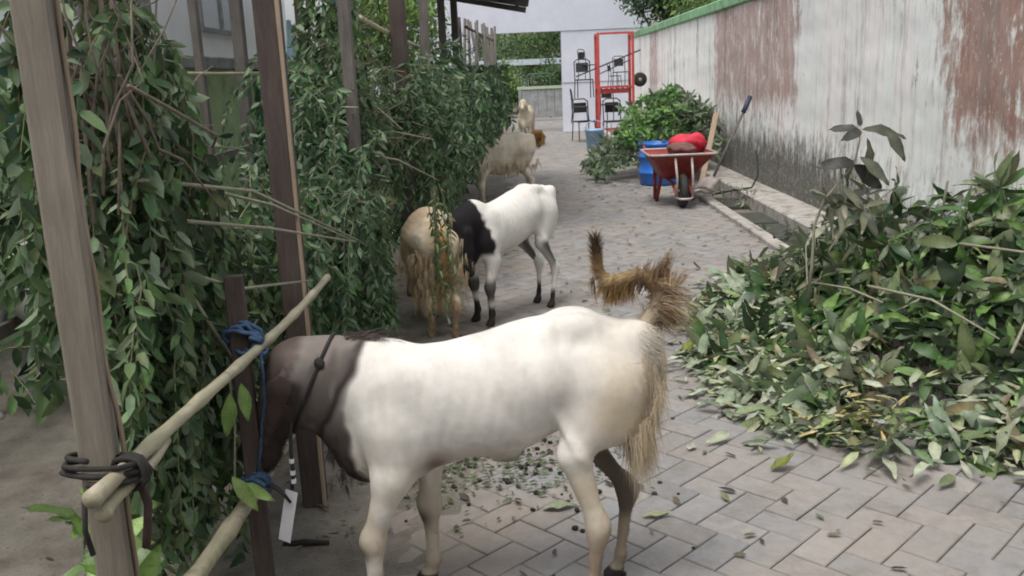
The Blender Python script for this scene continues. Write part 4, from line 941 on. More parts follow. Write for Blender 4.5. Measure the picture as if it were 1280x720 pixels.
def shaggy(c0, c1, seed, darkleg=0.3):
    def f(P):
        x, y, z = P.T; n1 = snoise(P * np.array([1, 1, 0.5]), 8, seed); n2 = snoise(P * np.array([1, 1, 0.3]), 22, seed + 1)
        c = np.array(c0) * (0.5 + 0.5 * np.clip(n1, -1, 1))[:, None] + np.array(c1) * (0.5 - 0.5 * np.clip(n1, -1, 1))[:, None]
        c = c * (1 + 0.10 * n2)[:, None]
        return lerpc(c, sstep(0.25, 0.05, z) * darkleg, (0.10, 0.07, 0.05))
    return f
def goldback(c0, c1, seed):
    g = shaggy(c0, c1, seed)
    def f(P):
        c = g(P); x, y, z = P.T; n1 = snoise(P * np.array([1, 2, 0.4]), 14, seed)
        return lerpc(c, (x < -0.22) * sstep(0.15, 0.03, np.abs(y) + 0.06 * n1) * 0.7, (0.48, 0.32, 0.15))
    return f
hp3, ears3, face3 = head_prims((0.54, 0.0, 0.62), (0.64, 0.0, 0.44), (0.38, 0, 0.70), ear=0.14)
make_goat('goat', 'shaggy tan goat seen from behind with leaves hanging over its rump', hp3 + base_prims(STD, 1.72), ears3, goldback((0.70, 0.61, 0.46), (0.56, 0.44, 0.29), 3), (-0.575, 5.50, 0), R(106), 0.80, 0.013, 0.06, furn=42000, furl=0.05, furw=0.004, flow=0.3, wool=0.003, extra_hair=[('skirt_hair', *clump((-0.33, 0.0, 0.52), (0.03, 0.09, 0.12), 5200, (-0.25, 0, -1), 0.10, [(0.66, 0.56, 0.40), (0.50, 0.37, 0.21)], w_=0.003, droop=0.5, jit=0.25, nclump=320)), ('skirt_hair', *clump((0.0, 0.0, 0.50), (0.16, 0.12, 0.05), 3600, (-0.05, 0, -1), 0.09, [(0.66, 0.56, 0.40), (0.52, 0.40, 0.25)], w_=0.003, droop=0.3, jit=0.25, nclump=260))], shag=lambda q: 0.8 + 0.9 * sstep(0.7, 0.45, q[:, 2]) * sstep(0.15, 0.3, q[:, 2]),
          tail=([(-0.37, 0, 0.80), (-0.43, 0, 0.76), (-0.45, 0, 0.66), (-0.44, 0, 0.52), (-0.43, 0, 0.40)], [0.03, 0.03, 0.026, 0.02, 0.01], 3000, 0.08, lambda V: np.tile(np.array((0.36, 0.21, 0.08)), (len(V), 1)), (0, 0, -0.8)), face=face3)
hp4, ears4, face4 = head_prims((0.56, 0.0, 0.74), (0.70, 0.0, 0.50), (0.38, 0, 0.68), ear=0.14)
cur = [(-0.36, 0, 0.80), (-0.42, 0.0, 0.84), (-0.47, 0.02, 0.84), (-0.50, 0.03, 0.79), (-0.48, 0.04, 0.73), (-0.43, 0.05, 0.71), (-0.40, 0.06, 0.75), (-0.42, 0.07, 0.79)]
make_goat('goat', 'woolly cream goat with golden ringlet tail, third along the shed', hp4 + base_prims(STD, 1.5), ears4, shaggy((0.80, 0.74, 0.62), (0.68, 0.58, 0.44), 5), (-0.22, 10.9, 0), R(203), 0.98, 0.016, 0.06, furn=24000, furl=0.045, furw=0.006, flow=0.45, wool=0.003, extra_hair=[('skirt_hair', *clump((-0.02, 0.0, 0.50), (0.16, 0.10, 0.04), 4200, (0, 0, -1), 0.08, [(0.74, 0.66, 0.52), (0.64, 0.53, 0.38)], w_=0.005, droop=0.3, jit=0.3, nclump=300))],
          tail=(cur, [0.035, 0.04, 0.04, 0.038, 0.034, 0.03, 0.026, 0.02], 1500, 0.05, lambda V: np.tile(np.array((0.45, 0.27, 0.10)), (len(V), 1)), (0, 0, -0.2)), face=face4)
hp5, ears5, face5 = head_prims((0.50, 0.0, 0.92), (0.66, 0.0, 0.82), (0.38, 0, 0.70), ear=0.12)
make_goat('goat', 'farthest small cream goat, facing the camera near the gateway', hp5 + base_prims(STD, 1.15), ears5, shaggy((0.58, 0.53, 0.42), (0.42, 0.36, 0.26), 7), (0.12, 20.0, 0), R(262), 1.0, 0.02, 0.06, furn=6000, furl=0.03, furw=0.008, flow=0.3, face=face5)
hp6, ears6, face6 = head_prims((0.56, 0.0, 0.60), (0.66, 0.03, 0.36), (0.38, 0, 0.68), ear=0.13)
def col6(P):
    x, y, z = P.T; n1 = snoise(P, 9, 5)
    c = np.tile(np.array((0.33, 0.33, 0.32)), (len(P), 1)) * (1 + 0.06 * n1)[:, None]
    c = lerpc(c, sstep(0.25, 0.3, x + 0.03 * n1) * sstep(0.72, 0.66, z), (0.02, 0.018, 0.018)); c = lerpc(c, sstep(0.42, 0.46, x), (0.02, 0.018, 0.018))
    return c
make_goat('goat', 'grey-white goat with black chest, standing in the pen behind the pale post', hp6 + base_prims(STD), ears6, col6, (-2.22, 4.05, 0), R(-25), 1.0, 0.013, 0.05, furn=14000, furl=0.014, furw=0.003, face=face6)

# ------------------------------------------------------------------ leaves
def leaf_template(fold, fine):
    rows = ((0.10, 0.42), (0.24, 0.82), (0.42, 1.0), (0.62, 0.86), (0.80, 0.55), (0.92, 0.24)) if fine else ((0.25, 0.86), (0.66, 0.80))
    T = [(0, 0, 0)]; F = [(0, 1, 2), (0, 2, 3)]
    for k, (t, w_) in enumerate(rows):
        wz = 0.10 * math.sin(k * 2.1) if fine else 0
        T += [(t, -w_ / 2, fold * w_ + wz), (t, 0, 0), (t, w_ / 2, fold * w_ - wz)]
        if k:
            a = 1 + 3 * (k - 1); b = a + 3; F += [(a, b, b + 1), (a, b + 1, a + 1), (a + 1, b + 1, b + 2), (a + 1, b + 2, a + 2)]
    n = len(T); T.append((1, 0, 0)); F += [(n - 3, n, n - 2), (n - 2, n, n - 1)]
    return np.array(T), np.array(F)
def leaf_frames(D, N):
    D = D / (np.linalg.norm(D, axis=1, keepdims=True) + 1e-9); N = N - D * (N * D).sum(1, keepdims=True); N /= np.linalg.norm(N, axis=1, keepdims=True) + 1e-9
    return D, np.cross(N, D), N
def leaf_mass(P, D, N, L, wr, col, curl, fold=0.22, fine=False):
    if fine: fold = 0.14
    T, F = leaf_template(fold, fine); D, Sd, N = leaf_frames(D, N); n = len(P); m_ = len(T)
    L = L[:, None, None]; wr = (wr if np.ndim(wr) else np.full(n, wr))[:, None, None]; curl = (curl if np.ndim(curl) else np.full(n, curl))[:, None, None]
    x = T[None, :, 0:1]; V = P[:, None] + D[:, None] * x * L + Sd[:, None] * T[None, :, 1:2] * L * wr + N[:, None] * (T[None, :, 2:3] * wr - curl * x * x) * L
    Fa = (np.arange(n)[:, None, None] * m_ + F[None]).reshape(-1, 3)
    c = np.repeat(col[:, None], m_, 1)
    if fine: c[:, 2::3] *= 1.25; c[:, 2] = c[:, 2]; c = np.clip(c * (1 + 0.06 * rng.normal(0, 1, (n, m_, 1))), 0, 0.9)   # paler midrib
    return V.reshape(-1, 3), Fa, c.reshape(-1, 3)
class Leaves:
    def __init__(s): s.P = []; s.D = []; s.N = []; s.L = []; s.c = []; s.w = []; s.k = []
    def add(s, P, D, N, L, c, w_=0.4, k=0.15):
        n = len(P); s.P.append(P); s.D.append(D); s.N.append(N); s.L.append(np.broadcast_to(L, n)); s.c.append(c); s.w.append(np.broadcast_to(w_, n)); s.k.append(np.broadcast_to(k, n))
    def get(s): return [np.concatenate(a) for a in (s.P, s.D, s.N, s.L, s.c, s.w, s.k)]
def emit(th, LV, mat, nparts=300, name='leaf', minpx=9, mass='foliage', nvar=10):
    """the leaves that show largest become parts, the rest one joined mass"""
    P, D, N, L, c, w_, k = LV.get(); n = len(P)
    off = np.array(th.location)
    px_, py_, dd = project(P); vis_ = (px_ > -10) & (px_ < 1290) & (py_ > -10) & (py_ < 730) & (dd > 0.3)
    size = np.where(vis_, L * 1150 / np.maximum(dd, 0.3), 0)
    face_ = size * (0.6 + 0.8 * rng.random(n))
    idx = np.argsort(-face_); idx = idx[:nparts]; idx = idx[size[idx] >= minpx]
    keep = np.ones(n, bool); keep[idx] = False
    if len(idx):
        # colour variants share mesh data
        key = c[idx].sum(1); o_ = np.argsort(key); groups = np.array_split(idx[o_], nvar)
        Dn, Sd, Nn = leaf_frames(D, N)
        for gi in groups:
            if not len(gi): continue
            cc = c[gi].mean(0); wv = w_[gi].mean(); kv = k[gi].mean()
            V, F, cv = leaf_mass(np.zeros((1, 3)), np.array([[1., 0, 0]]), np.array([[0, 0, 1.]]), np.array([1.0]), wv, cc[None], kv, fine=(mat is M_mango))
            me = mesh(name, V, F, mat, col=cv, smooth=(mat is M_mango))
            for i in gi:
                o = bpy.data.objects.new(name, me); C.objects.link(o); o.parent = th
                p = P[i] - off; M = Matrix(((Dn[i, 0], Sd[i, 0], Nn[i, 0]), (Dn[i, 1], Sd[i, 1], Nn[i, 1]), (Dn[i, 2], Sd[i, 2], Nn[i, 2])))
                o.matrix_local = Matrix.Translation(p) @ M.to_4x4() @ Matrix.Diagonal((L[i], L[i], L[i], 1))
    if keep.any():
        V, F, cv = leaf_mass(P[keep], D[keep], N[keep], L[keep], w_[keep], c[keep], k[keep], fine=(mat is M_mango))
        part(mass, th, V, F, mat, col=cv, kind='stuff', smooth=(mat is M_mango))
def palette(n, cols, jit=0.14, wts=None):
    cols = np.array(cols, float); i = rng.choice(len(cols), n, p=wts); return np.clip(cols[i] * rng.normal(1, jit, (n, 1)) * rng.normal(1, 0.04, (n, 3)), 0.004, 0.9)
def XMAX(y): return float(np.interp(y, [0, 3.1, 3.3, 4.0, 4.3, 4.9, 5.2, 5.8, 6.2, 9, 12, 13], [-0.86, -0.86, -0.78, -0.72, -0.66, -0.70, -0.92, -0.92, -0.52, -0.40, -0.50, -0.50]))
def shoot(LV, stems, p0, d0, length,  leafL, grav=0.28, spacing=0.035, cols=None, wts=None, step=0.045, r0=0.003, bare=0.25, zmin=0.03, wr=0.40, hang=0.55):
    p = np.array(p0, float); d = np.array(d0, float); d /= np.linalg.norm(d); pts = [p.copy()]; l = 0; LP = []; LD = []; LN = []
    acc = 0; phi = rng.random() * 6.28; lim = abs(rng.normal(0, 0.13))
    while l < length and p[2] > zmin:
        d = d + np.array([0, 0, -grav]) * (0.4 + l / length) + rng.normal(0, 0.07, 3); d /= np.linalg.norm(d)
        p = p + d * step
        xm = XMAX(p[1]) - lim + (0.38 if p[2] > 0.98 and p[1] > 8.2 else (0.22 if p[2] > 0.85 and p[1] > 6.3 else 0))
        if p[0] > xm: p[0] = xm - 0.01 * rng.random(); d[0] = -abs(d[0]) * 0.2
        if p[0] / max(p[1], 0.1) < -0.515 and p[2] < 0.80: break
        l += step; pts.append(p.copy()); acc += step
        while acc > spacing and l > bare * length:
            acc -= spacing; phi += 2.4
            _, s, u = frame_from(d); o_ = math.cos(phi) * s + math.sin(phi) * u
            for sg in (1, -1):
                ld = d * 0.7 + o_ * sg * 0.9 + np.array([0, 0, -hang]) + rng.normal(0, 0.38, 3)
                LP.append(p - d * acc); LD.append(ld); LN.append(o_ * sg * -0.2 + np.array([0.45, -0.4, 0.45]) + rng.normal(0, 0.75, 3))
    if len(LP):
        n = len(LP); L = leafL * rng.uniform(0.65, 1.25, n) * rng.uniform(0.8, 1.45)
        LV.add(np.array(LP), np.array(LD), np.array(LN), L, palette(n, cols, 0.16, wts) * rng.uniform(0.75, 1.3), rng.normal(wr * rng.uniform(0.8, 1.25), 0.04, n).clip(0.15, 0.7), rng.normal(0.12, 0.12, n))
    stems.append((pts, r0))
def stem_mesh(stems, n=4):
    VV = []; FF = []; CC = []; b = 0
    for pts, r0 in stems:
        if len(pts) < 3: continue
        pts = pts[::2] if len(pts) > 6 else pts
        V, F = tube(pts, list(np.linspace(r0, r0 * 0.35, len(pts))), n, False); VV.append(V); FF.append(np.array(F) + b); b += len(V)
        t = rng.random(); CC.append(np.tile(np.array((0.15, 0.12, 0.075)) * (1 - t) + np.array((0.17, 0.19, 0.09)) * t, (len(V), 1)))
    return np.concatenate(VV), np.concatenate(FF), np.concatenate(CC)

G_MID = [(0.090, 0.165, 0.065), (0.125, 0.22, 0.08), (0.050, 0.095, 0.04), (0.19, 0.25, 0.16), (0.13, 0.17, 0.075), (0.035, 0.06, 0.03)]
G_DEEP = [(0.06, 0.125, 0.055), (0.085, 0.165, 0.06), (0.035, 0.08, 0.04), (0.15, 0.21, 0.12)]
def bundle(name, label, loc, specs, fill, nstem_named=24, group='leafy fodder hung along the shed'):
    th = thing(name, label, 'fodder', loc, 0, group); LV = Leaves(); stems = []
    for (n, xr, yr, zr, d0, dj, ln, leafL, cols, wr, bare, zmin, grav) in specs:
        for _ in range(n):
            y = rng.uniform(*yr); z = rng.uniform(*zr(y)) if callable(zr) else rng.uniform(*zr); zm = zmin(y) if callable(zmin) else zmin
            shoot(LV, stems, (rng.uniform(*xr), y, z), np.array(d0) + rng.normal(0, dj, 3), rng.uniform(*ln), leafL, grav, 0.034, cols, None, 0.045, 0.0028, bare, zm * rng.uniform(0.7, 1.6), wr)
    for (n, xr, yr, zr, leafL, cols) in fill:
        P = np.stack([rng.uniform(*xr, n), rng.uniform(*yr, n), np.zeros(n)], 1)
        if callable(zr): P[:, 2] = zr(P[:, 1], rng.random(n))
        else: P[:, 2] = rng.uniform(*zr, n)
        LV.add(P, rng.normal(0, 1, (n, 3)) * [0.6, 0.6, 0.5] + [0, 0, -0.7], rng.normal(0, 1, (n, 3)), leafL * rng.uniform(0.6, 1.3, n), palette(n, cols), 0.42, 0.1)
    V, F, cv = stem_mesh(stems); part('stems', th, V, F, M_stem, col=cv, smooth=True)
    return th, LV
# first bundle, between the pale post and the dark one
def top1(y): return (1.15, 1.95) if y < 2.5 else ((1.0, 1.40) if y < 3.0 else (0.85, 1.30))
th1, LV1 = bundle('fodder_bundle', 'mass of leafy shoots hanging between the pale post and the dark post', (-0.98, 2.4, 0), [
    (115, (-1.04, -0.92), (2.12, 2.55), (1.05, 1.85), (0.10, 0.1, -0.5), 0.4, (0.5, 1.25), 0.050, G_MID, 0.42, 0.10, 0.22, 0.30),
    (100, (-1.04, -0.92), (2.12, 2.9), (0.70, 1.10), (0.10, 0.05, -0.4), 0.4, (0.4, 0.8), 0.046, G_MID, 0.38, 0.05, 0.18, 0.34),
    (95, (-1.15, -0.95), (2.4, 3.3), (0.70, 1.18), (0.1, 0.3, -0.3), 0.45, (0.4, 0.9), 0.046, G_MID, 0.40, 0.10, 0.40, 0.28),
    (110, (-1.20, -0.95), (3.2, 4.3), (0.70, 1.12), (0.2, 0.2, -0.2), 0.45, (0.4, 0.8), 0.048, G_DEEP, 0.40, 0.10, 0.42, 0.30)],
    [(3400, (-1.25, -1.02), (2.7, 4.2), (0.35, 1.05), 0.055, [(0.030, 0.055, 0.025), (0.05, 0.085, 0.035)])])  # filler leaves, greens darkened to stand for shade inside the pen
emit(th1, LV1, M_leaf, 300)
# woody stems at its top
for k in range(34):
    a = np.array((-0.98 + rng.normal(0, 0.05), 2.15 + rng.normal(0, 0.10), 1.45 + rng.normal(0, 0.05)))
    up = k % 3
    b = a + (np.array((rng.normal(0, 0.08), rng.normal(0.03, 0.16), rng.uniform(0.3, 0.65))) if up else np.array((rng.normal(0.05, 0.05), rng.uniform(0.2, 0.75), rng.uniform(-0.4, 0.12))))
    m_ = (a + b) / 2 + rng.normal(0, 0.06, 3)
    part('woody_stem', th1, *tube([a - (b - a) * 0.3, a, a * 0.5 + m_ * 0.5 + rng.normal(0, 0.02, 3), m_, b * 0.6 + m_ * 0.4 + rng.normal(0, 0.02, 3), b], np.array([0.0055, 0.005, 0.0045, 0.004, 0.003, 0.002]) * rng.uniform(0.45, 0.95), 6), simple('bark', (0.17, 0.14, 0.11), 0.9, 0.3, 30) if k == 0 else bpy.data.materials['bark'], smooth=True)
for (a, m_, b) in (((-0.92, 2.15, 1.30), (-0.80, 2.7, 1.20), (-0.62, 3.35, 0.93)), ((-0.90, 2.3, 1.18), (-0.78, 2.75, 1.08), (-0.60, 3.2, 0.95)), ((-0.93, 2.45, 1.26), (-0.8, 2.9, 1.13), (-0.66, 3.5, 0.90)), ((-0.95, 2.2, 1.10), (-0.80, 2.5, 0.95), (-0.72, 3.0, 0.86)), ((-0.9, 2.3, 1.05), (-0.85, 2.5, 0.75), (-0.84, 2.62, 0.40))):
    part('woody_stem', th1, *tube([a, m_, b], [0.0065, 0.005, 0.003], 6), simple('pale_bark', (0.27, 0.26, 0.19), 0.8, 0.2, 30) if 'pale_bark' not in bpy.data.materials else bpy.data.materials['pale_bark'], smooth=True)
# second bundle, beyond the dark post
def low2(y): return 0.16 if y < 5.0 else (0.45 if y < 6.5 else 0.42)
th2, LV2 = bundle('fodder_bundle', 'deep green bank of hanging shoots beyond the dark post, where the goats feed', (-0.9, 6.3, 0), [
    (170, (-1.15, -0.75), (4.0, 5.4), (lambda y: (0.85, 1.02) if y < 4.75 else (0.9, 1.5)), (0.40, 0.0, 0.0), 0.4, (0.6, 1.2), 0.052, G_DEEP, 0.34, 0.05, low2, 0.26),
    (250, (-1.15, -0.70), (5.4, 8.2), (0.95, 1.56), (0.6, 0.0, 0.15), 0.4, (0.5, 1.05), 0.055, G_DEEP, 0.36, 0.05, low2, 0.24),
    (200, (-1.15, -0.70), (8.0, 11.5), (0.95, 1.60), (0.6, 0.0, 0.15), 0.4, (0.5, 0.95), 0.06, G_DEEP, 0.38, 0.05, 0.42, 0.24),
    (170, (-0.9, -0.45), (7.6, 12.6), (1.15, 1.5), (0.8, 0.0, 0.3), 0.3, (0.45, 0.8), 0.06, G_DEEP, 0.38, 0.0, 0.95, 0.24),
    (95, (-0.95, -0.78), (4.9, 5.7), (1.3, 2.2), (0.1, 0.0, -0.8), 0.22, (0.5, 0.95), 0.052, G_MID, 0.42, 0.03, 0.9, 0.3),
    (44, (-0.78, -0.66), (4.5, 4.85), (0.78, 1.0), (0.1, -0.0, -0.7), 0.15, (0.5, 0.8), 0.048, G_MID, 0.30, 0.0, 0.14, 0.5),
    (40, (-0.95, -0.80), (10.5, 12.8), (0.9, 1.35), (0.5, 0.0, 0.1), 0.35, (0.5, 0.85), 0.06, [(0.12, 0.16, 0.06), (0.08, 0.12, 0.05)], 0.38, 0.05, 0.4, 0.24)],
    [(8000, (-1.4, -0.88), (4.1, 11.5), (0.35, 1.30), 0.065, [(0.025, 0.055, 0.028), (0.045, 0.09, 0.04)])])  # inner filler, pen shade put into its dark leaf colours
# a thin spray hanging over the rump of the shaggy goat
spr = thing('fodder_spray', 'thin leafy spray trailing down over the rump of the shaggy tan goat', 'fodder', (-0.5, 5.0, 0.3)); LS = Leaves(); ss = []
_X = XMAX
def XMAX(y): return -0.2
for k in range(8): shoot(LS, ss, (-0.49 + rng.normal(0, 0.02), 4.98 + rng.normal(0, 0.04), 0.92 + rng.normal(0, 0.05)), (0.15, -0.1, -0.8) + rng.normal(0, 0.05, 3), rng.uniform(0.4, 0.78), 0.036, 0.4, 0.03, G_MID + [(0.12, 0.11, 0.05)], None, 0.045, 0.003, 0.0, 0.2, 0.28)
XMAX = _X
V, F, cv = stem_mesh(ss); part('stems', spr, V, F, M_stem, col=cv, smooth=True); emit(spr, LS, M_leaf, 150)
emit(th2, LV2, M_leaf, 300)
for k in range(26):
    a = np.array((-0.95 + rng.normal(0, 0.06), rng.uniform(4.4, 9.0), rng.uniform(1.1, 1.5))); b = a + np.array((rng.uniform(0.1, 0.5), rng.normal(0, 0.5), rng.uniform(-0.35, 0.25)))
    part('woody_stem', th2, *tube([a, (a + b) / 2 + (0, 0, 0.04), b], [0.008, 0.006, 0.003], 6), bpy.data.materials['bark' if k % 2 else 'pale_bark'], smooth=True)
# shoots left of the pale post, and the broad-leaved branch at the lower left
th3, LV3 = bundle('fodder_bundle', 'smaller hanging shoots at the left edge, behind the pale post', (-1.4, 2.5, 0), [
    (70, (-1.6, -1.28), (2.3, 2.9), (1.15, 1.50), (0.1, 0.0, -0.2), 0.4, (0.4, 0.65), 0.055, G_MID, 0.40, 0.05, 0.98, 0.26),
    (5, (-1.25, -1.05), (1.9, 2.1), (0.75, 0.95), (0.2, 0.0, -0.2), 0.4, (0.3, 0.5), 0.052, G_MID, 0.40, 0.05, 0.4, 0.3)], [])
emit(th3, LV3, M_leaf, 120)
def whorl(LV, c, axis, n, L, cols, wr=0.26, spread=1.0, wts=None, curl=0.18):
    d, s, u = frame_from(axis); a = rng.random() * 6.28 + 2.4 * np.arange(n); up = rng.uniform(0.05, 0.75, n)
    D = d[None] * up[:, None] + spread * (np.cos(a)[:, None] * s + np.sin(a)[:, None] * u) + np.array([0, 0, -0.25]) + rng.normal(0, 0.3, (n, 3))
    N = d[None] + rng.normal(0, 0.55, (n, 3))
    LV.add(np.array(c)[None] + d[None] * up[:, None] * 0.03, D, N, L * rng.uniform(0.6, 1.2, n), palette(n, cols, 0.16, wts), rng.normal(wr, 0.03, n).clip(0.15, 0.5), rng.normal(curl, 0.12, n))
th4 = thing('leafy_branch', 'fresh broad-leaved green branch on the ground at the lower left corner', 'branch', (-0.95, 1.7, 0)); LV4 = Leaves()
G_FRESH = [(0.13, 0.22, 0.05), (0.17, 0.27, 0.07), (0.09, 0.15, 0.05)]
part('twig', th4, *tube([(-1.05, 2.0, 0.15), (-0.98, 1.8, 0.38), (-0.93, 1.66, 0.52)], [0.007, 0.006, 0.004], 6), bpy.data.materials['bark'], smooth=True)
part('twig', th4, *tube([(-0.98, 1.8, 0.38), (-0.85, 1.62, 0.45), (-0.80, 1.6, 0.48)], [0.005, 0.004, 0.003], 6), bpy.data.materials['bark'], smooth=True)
for c in ((-0.93, 1.66, 0.50), (-0.90, 1.60, 0.40), (-0.98, 1.75, 0.42), (-0.86, 1.62, 0.38), (-1.02, 1.7, 0.33), (-0.80, 1.66, 0.30), (-0.88, 1.72, 0.22), (-1.05, 1.82, 0.5), (-0.72, 1.78, 0.25), (-0.88, 1.62, 0.52), (-0.95, 1.78, 0.55), (-0.84, 1.58, 0.45), (-0.9, 1.7, 0.30)):
    whorl(LV4, (c[0] + 0.01, c[1] + 0.10, c[2] + 0.04), rng.normal(0, 0.4, 3) + (0.1, -0.4, 0.7), 6, 0.115, G_FRESH, 0.36)
emit(th4, LV4, M_mango, 300)
th5 = thing('leafy_sprig', 'few bright single leaves hanging on the tether stake below the rail', 'leaves', (-0.77, 2.3, 0.5)); LV5 = Leaves()
LV5.add(np.array([(-0.765, 2.30, 0.74), (-0.79, 2.28, 0.72), (-0.80, 2.25, 0.50), (-0.78, 2.27, 0.47)]), np.array([(0.12, -0.05, -1), (-0.15, 0, -1), (0.5, -0.1, -0.75), (0.9, -0.2, -0.5)]), np.array([(0.5, -0.8, 0.1)] * 4), np.array([0.11, 0.13, 0.12, 0.10]), palette(4, [(0.17, 0.27, 0.07)]), 0.32, 0.12)
part('twig', th5, *tube([(-0.80, 2.32, 0.78), (-0.79, 2.29, 0.62), (-0.80, 2.26, 0.46)], 0.003, 5), bpy.data.materials['bark'])
emit(th5, LV5, M_mango, 10)

# ------------------------------------------------------------------ the big heap of cut mango branches on the right
EDGE = np.array([(1.05, 3.55), (1.45, 3.22), (1.95, 3.12), (2.6, 3.0), (2.95, 3.0), (2.95, 7.3), (2.3, 7.3), (1.60, 6.7), (1.12, 5.9), (0.95, 5.2), (0.86, 4.7), (0.85, 4.1)])
def edgedist(P):
    d = np.full(len(P), 9.0); inside = np.zeros(len(P), bool); n = len(EDGE)
    for i in range(n):
        a, b = EDGE[i], EDGE[(i + 1) % n]; ab = b - a; wall_side = a[0] > 2.5 and b[0] > 2.5 
        t = np.clip(((P[:, :2] - a) @ ab) / (ab @ ab), 0, 1); q = np.linalg.norm(P[:, :2] - a - t[:, None] * ab, axis=1)
        if not wall_side: d = np.minimum(d, q)
        c = ((a[1] > P[:, 1]) != (b[1] > P[:, 1])) & (P[:, 0] < (b[0] - a[0]) * (P[:, 1] - a[1]) / (b[1] - a[1] + 1e-12) + a[0]); inside ^= c
    return np.where(inside, d, -d)
def heap(P):
    d = edgedist(P); y = P[:, 1]; H = np.interp(y, [3.0, 3.7, 4.2, 5.0, 6.2, 7.3], [0.22, 0.42, 0.60, 0.58, 0.36, 0.20]) * np.interp(P[:, 0], [0.9, 1.25, 1.6, 2.1, 2.8], [0.08, 0.20, 0.56, 1.0, 1.10])
    return np.where(d > 0, H * (1 - np.exp(-np.maximum(d, 0) / 0.42)), 0) * (1 + 0.22 * snoise(P * [1, 1, 0], 3.2, 3)) + 0.01
pile = thing('leaf_pile', 'large heap of cut mango branches and wilting leaves against the wall', 'leaf heap', (1.9, 4.8, 0))
LP = Leaves(); DULL = [(0.20, 0.25, 0.16), (0.28, 0.32, 0.22), (0.13, 0.17, 0.10), (0.34, 0.37, 0.27)]; RICH = [(0.060, 0.125, 0.035), (0.11, 0.205, 0.05), (0.035, 0.07, 0.03), (0.20, 0.29, 0.10), (0.03, 0.05, 0.025)]; OLIVE = [(0.15, 0.165, 0.095), (0.09, 0.10, 0.065), (0.21, 0.22, 0.15)]
n = 0; twigs = []
while n < 980:
    p = np.array([[rng.uniform(0.85, 2.9), rng.uniform(3.0, 7.3), 0]]); d = edgedist(p)[0]
    if d < 0.02 or (p[0, 1] > 6 and rng.random() < 0.4): continue
    h = heap(p)[0]; hx = heap(p + [[0.05, 0, 0]])[0]; hy = heap(p + [[0, 0.05, 0]])[0]; nrm = np.array((-(hx - h) / 0.05, -(hy - h) / 0.05, 1.0)); nrm /= np.linalg.norm(nrm)
    z = h * rng.uniform(0.72, 1.04); patch = snoise(p * [1, 1, 0], 2.1, 6)[0]
    front = max(0, 1 - (p[0, 1] - 3.1) / 0.65) * (1 if p[0, 0] < 2.6 else 0.6); left = max(0, 1 - d / 0.5)
    if rng.random() < max(front, 0.8 * left) * 0.85 + 0.06: cols = DULL
    elif p[0, 1] > 5.0 and patch < 0.2: cols = OLIVE
    else: cols = RICH if patch > -0.35 else OLIVE + RICH[:2]
    ax_ = nrm * 0.8 + rng.normal(0, 0.6, 3) + (0, 0, 0.1)
    if rng.random() < 0.12: cols = [(0.16, 0.13, 0.07), (0.12, 0.10, 0.06), (0.20, 0.19, 0.10)]
    whorl(LP, (p[0, 0], p[0, 1], max(z, 0.03)), ax_, rng.integers(4, 9), rng.choice([0.09, 0.12, 0.15, 0.185]), cols, rng.uniform(0.30, 0.42), 1.0, curl=rng.uniform(0.0, 0.85))
    if rng.random() < 0.34: twigs.append((np.array((p[0, 0], p[0, 1], z)), ax_))
    n += 1
# loose leaves: a flat skirt in front and to the left, lying on the paving
m_ = 2600; P = np.stack([rng.uniform(0.62, 2.75, m_), rng.uniform(2.98, 6.6, m_), np.zeros(m_)], 1); d = edgedist(P); ok = (d > -0.28) & (d < 0.55) & (rng.random(m_) < np.exp(-np.maximum(0, -d) / 0.075)); P = P[ok]; m_ = len(P)
P[:, 2] = heap(P) * 1.0 + rng.uniform(0.005, 0.045, m_); an = rng.random(m_) * 6.28
LP.add(P, np.stack([np.cos(an), np.sin(an), rng.normal(0.02, 0.16, m_)], 1), rng.normal(0, 0.28, (m_, 3)) + (0, 0, 1), rng.uniform(0.06, 0.15, m_), palette(m_, DULL + [(0.33, 0.34, 0.20)], 0.16), rng.normal(0.28, 0.05, m_).clip(.15, .45), rng.normal(0.10, 0.15, m_))
# yellowing patch at the front
m_ = 70; P = np.stack([rng.normal(1.30, 0.11, m_), rng.normal(3.58, 0.08, m_), np.zeros(m_)], 1); P[:, 2] = heap(P) + 0.05; an = rng.random(m_) * 6.28
LP.add(P, np.stack([np.cos(an), np.sin(an), rng.normal(0.0, 0.25, m_)], 1), rng.normal(0, 0.4, (m_, 3)) + (0, 0, 1), rng.uniform(0.05, 0.10, m_), palette(m_, [(0.40, 0.34, 0.14), (0.33, 0.33, 0.15)]), 0.16, 0.2)
# taller whorls along the wall side
for (x, y, z, s) in [(1.95, 4.7, 0.80, 1), (2.05, 4.9, 0.90, 1), (2.2, 4.5, 0.90, 1), (2.35, 4.6, 0.98, 1), (2.45, 4.4, 1.00, 1), (2.5, 4.7, 0.95, 1), (2.3, 4.3, 0.85, 1), (2.6, 4.5, 0.9, 1), (2.1, 5.3, 0.82, 0), (1.8, 5.3, 0.72, 0), (1.6, 5.0, 0.66, 0), (1.75, 4.9, 0.78, 0), (1.9, 5.6, 0.7, 0), (1.58, 5.3, 0.60, 0), (2.45, 5.0, 0.95, 0), (2.7, 5.2, 0.85, 1), (2.62, 4.2, 0.86, 1), (2.5, 4.0, 0.75, 1)]:
    for q in range(3):
        c = np.array((x, y, z - 0.20)) + rng.normal(0, 0.07, 3) * (1, 1, 0.8); ax_ = rng.normal(0, 0.4, 3) + (0, 0, 0.8)
        whorl(LP, c, ax_, 8, 0.175, RICH[:3] + OLIVE[:1] if s else OLIVE + RICH[2:3], 0.24, curl=0.35); twigs.append((c, ax_ + (0, 0, 0.6)))
emit(pile, LP, M_mango, 300, nvar=14)
